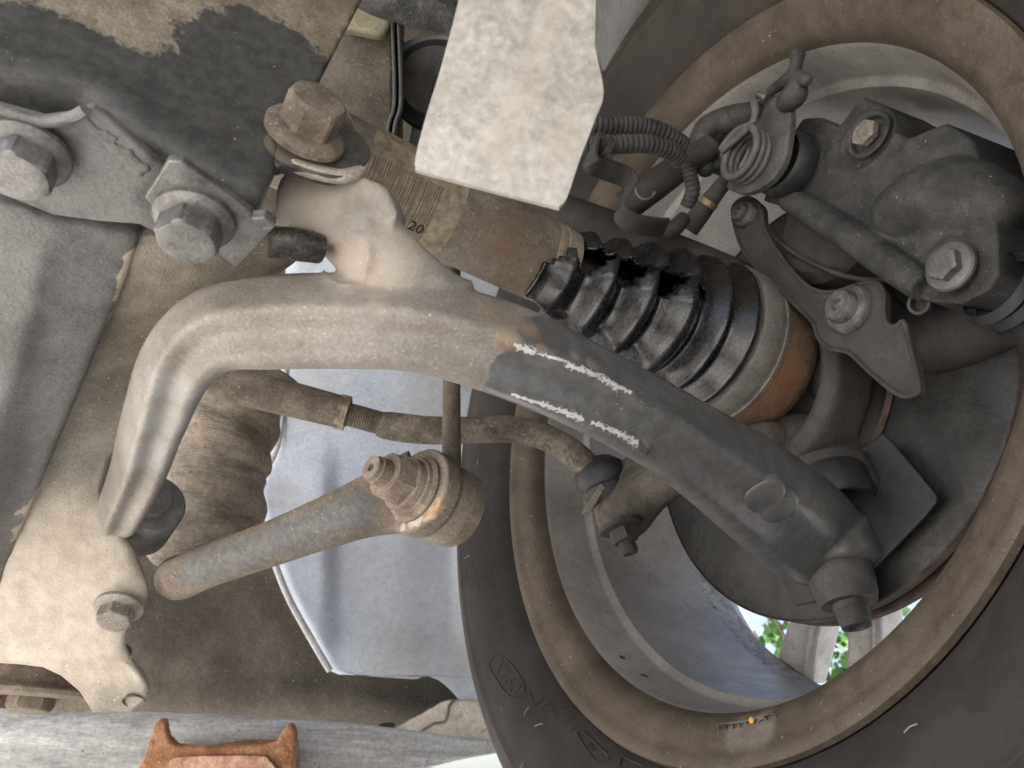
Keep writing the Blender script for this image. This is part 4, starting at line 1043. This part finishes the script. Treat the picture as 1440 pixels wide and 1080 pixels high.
# hand brake lever, spring and cable clip on the inboard end
lv = [(1022, 262), (1050, 268), (1080, 254), (1098, 228), (1104, 190), (1102, 158), (1098, 148), (1084, 146), (1070, 150), (1062, 178), (1058, 210), (1048, 236)]
MB().extrude([PX(x, y, .306) for x, y in catmull([(1012, 258), (1044, 272), (1080, 256), (1102, 224), (1110, 180), (1110, 152), (1100, 134), (1070, 138), (1058, 160), (1054, 200), (1044, 232), (1022, 244)], 4, True)], AX * .006).build('lever_plate', M('dusty lever', ((0.072, 0.0702, 0.066), (0.099, 0.096, 0.09), (0.132, 0.129, 0.12)), 60, (.65, .85), .1, .4), cal, bevel=.0014)
MB().lathe([(0, .019), (.004, .0215), (.010, .0215), (.016, .019)], PX(1092, 226, .312), AX, 36).build('seal_ring', m_rubberdry, cal)
m_spring = M('grey spring wire', ((0.0975, 0.0943, 0.0878), (0.1365, 0.1333, 0.1235), (0.1755, 0.1723, 0.1625)), 80, (.5, .7), .2, .3)
sc0 = PX(1036, 212, .292); pts_ = []
for i in range(0, 16 * 7 // 2 + 1):
    a_ = i / 16 * 2 * math.pi + .8
    pts_.append(sc0 + AX * (.0046 * i / 16 + .0) + Vector((0, math.cos(a_) * .0165, math.sin(a_) * .0165)))
end = PX(1060, 135, .296)
pts2 = [end + Vector((.006, -.004, -.003)), end, PX(1060, 170, .294)] + pts_
MB().tube(pts2, [.0025] * len(pts2), 12, 3).build('return_spring', m_spring, cal)
mb = MB()
mb.lathe([(0, .0175), (.002, .019), (.014, .0185), (.014, .012), (0, .012), (0, .0175)], PX(1008, 204, .310), AX, 30)
mb.tube([PX(992, 236, .306), PX(986, 210, .304), PX(994, 184, .303), PX(1012, 170, .302), PX(1034, 166, .302), PX(1060, 158, .304)], [.007, .0095, .010, .0085, .0095, .007], 16, 4, round_end=(True, True))
mb.build('lever_hub', m_caliper, cal, remesh=.0011, smooth=4)
mb = MB()
mb.tube([PX(1108, 142, .304), PX(1118, 132, .303), PX(1122, 120, .302)], [.0075, .008, .006], 16, 3, round_end=(True, True))
mb.tube([PX(1084, 128, .303), PX(1104, 114, .300), PX(1118, 102, .298)], [.0035, .004, .0042], 14, 3, round_end=(True, True))
mb.tube([PX(1118, 104, .299), PX(1134, 112, .299)], [.0042, .004], 14, 1, round_end=(True, True))
mb.tube([PX(1118, 100, .298), PX(1120, 88, .297), PX(1121, 79, .296)], [.0042, .0038, .005], 14, 3, round_end=(True, True))
mb.build('cable_clip', m_caliper, cal, remesh=.0009, smooth=3)
# flat shield arm in front of the piston
ap = [(1030, 300), (1036, 284), (1052, 278), (1070, 290), (1074, 318), (1092, 352), (1120, 388), (1146, 408), (1176, 410), (1206, 400), (1234, 399), (1243, 414), (1243, 444), (1250, 458), (1262, 458), (1270, 452), (1278, 478), (1292, 542), (1284, 556), (1262, 554), (1222, 522), (1194, 496), (1168, 490), (1150, 474), (1142, 452), (1100, 412), (1060, 372), (1040, 340)]
sh = thing('caliper_support_arm', 'flat angled steel arm with two bolts across the caliper piston', 'support arm', PX(1160, 420, .335))
ar_o = [PX(x, y, .3305) for x, y in catmull(ap, 4, True)]
MB().extrude(ar_o, AX * .006).build('arm_plate', M('brown grey plate', ((0.0448, 0.0411, 0.0385), (0.0606, 0.0558, 0.0527), (0.079, 0.0738, 0.0685)), 40, (.6, .8), .1, .3, specks=(600, .71, (.30, .2, .17))), sh, bevel=.0012)
MB().tube(ar_o + [ar_o[0]], [.0013] * (len(ar_o) + 1), 8, 1).build('rolled_rim', m_castdark, sh)
def starbolt(px, py, X, r1, r2, r3, h):
    q = PX(px, py, X)
    bb_ = MB().lathe([(0, .0001), (0, r1), (-.002, r1), (-.004, r1 * .9), (-.005, r2), (-h, r2), (-h - .0015, r2 * .9), (-h - .002, r3), (-h + .001, r3 * .8), (-h + .001, .0001)], q, AX, 40).build('bolt', M('worn bolt', ((0.0952, 0.0922, 0.0863), (0.1547, 0.1487, 0.1398), (0.2499, 0.2439, 0.2321)), 120, (.35, .6), .4, .6), sh)
starbolt(1196, 436, .3305, .0145, .0095, .0035, .009)
starbolt(1050, 302, .3305, .0095, .0068, .0030, .007)

# ================================================================== CLUTTER AT THE TOP
m_plate = M('grey thin plate', ((0.07, 0.0686, 0.063), (0.1015, 0.098, 0.091), (0.133, 0.1295, 0.119)), 50, (.5, .7), .2, .3)
gp = thing('heat_shield', 'two thin upright grey heat shield sheets behind the clevis bolt', 'heat shield', P(548, 200, .5))
for dx, bx_ in ((0, 0), (9, 3)):
    pts = [P(x + dx, y, .50) for x, y in ((553, 30), (556, 30), (557, 140), (546, 210), (543, 215), (550, 140), (552, 60))]
    pl_ = [(554 + dx, 28), (557 + dx, 140), (549 + dx, 175), (543 + dx, 222)]
    rows = [[P(x, y, .49), P(x + 3, y, .57)] for x, y in catmull(pl_, 5)]
    mb = MB(); mb.quadgrid(rows, False); mb.build('sheet', m_plate, gp, solid=.0022)
gb = thing('grey_mount', 'grey mount with dark ring slot beside the hanging bracket', 'mount', P(600, 130, .56))
m_gm = M('blue grey mount', ((0.105, 0.112, 0.1225), (0.14, 0.147, 0.1575), (0.175, 0.182, 0.1925)), 40, (.5, .7), .1, .3)
pts = [P(x, y, .555) for x, y in ((562, 60), (585, 50), (640, 45), (700, 50), (700, 260), (600, 260), (572, 215), (580, 168), (562, 140))]
MB().extrude(pts, Fw * .02).build('mount_body', m_gm, gb, bevel=.003)
c0 = P(612, 112, .545)
MB().lathe([(0, .0001), (0, .0255), (.004, .0265), (.012, .0265)], c0, Fw * 1 - Up * .1, 40).build('mount_disc', m_plate, gb)
MB().lathe([(.006, .0265), (.0055, .0335), (.012, .034)], c0, Fw * 1 - Up * .1, 40).build('ring_slot', m_black, gb)
MB().lathe([(-.004, .0001), (-.004, .008), (.004, .009)], P(624, 122, .54), Fw, 24).build('mount_bolt', m_castdark, gb)
bh = thing('black_hose', 'crusty black hose crossing the top beside the hanging bracket', 'hose', P(570, 0, .46))
a, r = T([(480, -40, .46, 26), (530, -8, .46, 27), (590, 8, .465, 28), (640, 30, .47, 22), (680, 60, .48, 20)])
MB().tube(a, r, 28, 6, wob=.12).build('hose_body', M('crusty black rubber', ((.02, .02, .02), (.045, .045, .044), (.10, .10, .098)), 90, (.35, .6), 0, .9, 400, specks=(420, .66, (.30, .29, .28))), bh)
# bluish clip peeping over the shaft
cg = MB().extrude([P(x, y, .60) for x, y in ((650, 262), (668, 274), (690, 268), (693, 258), (700, 276), (716, 290), (714, 304), (690, 300), (660, 280))], Fw * .004).build('plastic_clip', m_panel, bevel=.001)
tag(cg, 'small blue grey plastic clip peeping out above the drive shaft', 'clip')

# ================================================================== BEAM AND JACK
m_beam = M('scuffed silver beam', ((.34, .335, .32), (.50, .495, .48), (.66, .655, .64)), 16, (.6, .85), 0, .5, 300, stretch=(.35, 5, 5), specks=(260, .66, (.22, .21, .20)))
a, r = T([(-200, 1060, .60, (62, 40)), (0, 1062, .62, (62, 40)), (180, 1064, .645, (58, 38)), (340, 1064, .67, (52, 36)), (470, 1061, .70, (42, 32)), (580, 1056, .73, (26, 24)), (650, 1052, .75, (14, 16)), (735, 1048, .775, (5, 8))])
def sec_beam(ph, t_):
    c, s_ = abs(math.cos(ph)), abs(math.sin(ph)); return (c ** 3.4 + s_ ** 3.4) ** (-1 / 3.4)
bm_ = MB().tube(a, r, 40, 6, section=sec_beam).build('cross_beam', m_beam)
tag(bm_, 'scuffed silver beam lying across the bottom on the rusty jack', 'beam')
jk = thing('jack', 'rusty orange jack with two upright horns under the silver beam', 'jack', Vector((P(310, 1080, .60).x, P(310, 1080, .60).y, 0)))
m_rust = M('orange rust', ((.20, .085, .04), (.31, .145, .07), (.42, .235, .13)), 70, (.8, .95), 0, .9, 420, specks=(420, .62, (.60, .36, .20)), big=120)
sad = [(190, 1090), (205, 1058), (217, 1018), (224, 1013), (232, 1017), (236, 1040), (246, 1050), (300, 1053), (360, 1052), (385, 1048), (396, 1030), (404, 1021), (412, 1022), (416, 1036), (412, 1090), (412, 1150), (190, 1150)]
mb = MB().extrude([P(x, y, .60) for x, y in sad], Fw * .008)
mb.extrude([P(x, y, .60) for x, y in ((204, 1088), (392, 1088), (392, 1150), (204, 1150))], Fw * .06)
mb.build('saddle', m_rust, jk, remesh=.0016, smooth=4)
lp = [P(x, y, .598) for x, y in catmull([(250, 1064), (300, 1062), (360, 1062), (380, 1068), (386, 1100), (240, 1100), (238, 1075)], 4, True)]
MB().extrude(lp, Fw * -.0022).build('worn_pad', M('pale rust pad', ((.40, .20, .12), (.52, .30, .20), (.62, .42, .30)), 80, (.7, .9), 0, .9, 400, big=150), jk, bevel=.001)
jc = P(300, 1120, .63)
MB().lathe([(0, .0001), (0, .05), (.012, .05), (.014, .028), (jc.z - .02, .024), (jc.z - .005, .036), (jc.z, .036), (jc.z, .0001)], Vector((jc.x, jc.y, 0.0)), (0, 0, 1), 40).build('jack_column', m_rust, jk)

# ================================================================== SHRUB BEYOND THE WHEEL
sr = P(1185, 915, 2.6)
shb = thing('shrub', 'green leafy shrub seen through the wheel spokes', 'shrub', Vector((sr.x, sr.y, 0)))
m_leaf = M('leaf green', ((.035, .085, .02), (.06, .14, .03), (.10, .20, .05)), 14, (.5, .7), 0, .1)
mb = MB()
for i in range(1500):
    v = Vector((rnd.gauss(0, 1), rnd.gauss(0, 1), rnd.gauss(0, 1))).normalized() * (rnd.random() ** .4)
    c = Vector((sr.x, sr.y, sr.z - .12)) + Vector((v.x * .34, v.y * .30, v.z * .34))
    if noise.noise(c * 6) < -.22: continue
    n_ = Vector((rnd.gauss(0, 1), rnd.gauss(0, 1), rnd.gauss(.6, 1))).normalized(); t1 = n_.orthogonal().normalized(); t2 = n_.cross(t1)
    l_ = rnd.uniform(.02, .04); w_ = l_ * .5; b_ = len(mb.v)
    mb.v.extend([c - t1 * l_, c + t2 * w_, c + t1 * l_, c - t2 * w_]); mb.f.append((b_, b_ + 1, b_ + 2, b_ + 3)); mb.uv.append(((0, 0),) * 4)
cr = mb.build('crown', m_leaf, shb, sharp=0, merge=False)
mb = MB()
for i in range(6):
    a_ = i * 1.05; q0 = Vector((sr.x + .03 * math.cos(a_), sr.y + .03 * math.sin(a_), 0)); q2 = Vector((sr.x + .3 * math.cos(a_), sr.y + .28 * math.sin(a_), sr.z + .1))
    mb.tube([q0, q0.lerp(q2, .5) + Vector((0, 0, .08)), q2], [.014, .010, .004], 8, 5)
mb.build('trunk', M('bark', ((.06, .045, .03), (.09, .07, .05), (.13, .1, .075)), 40), shb)
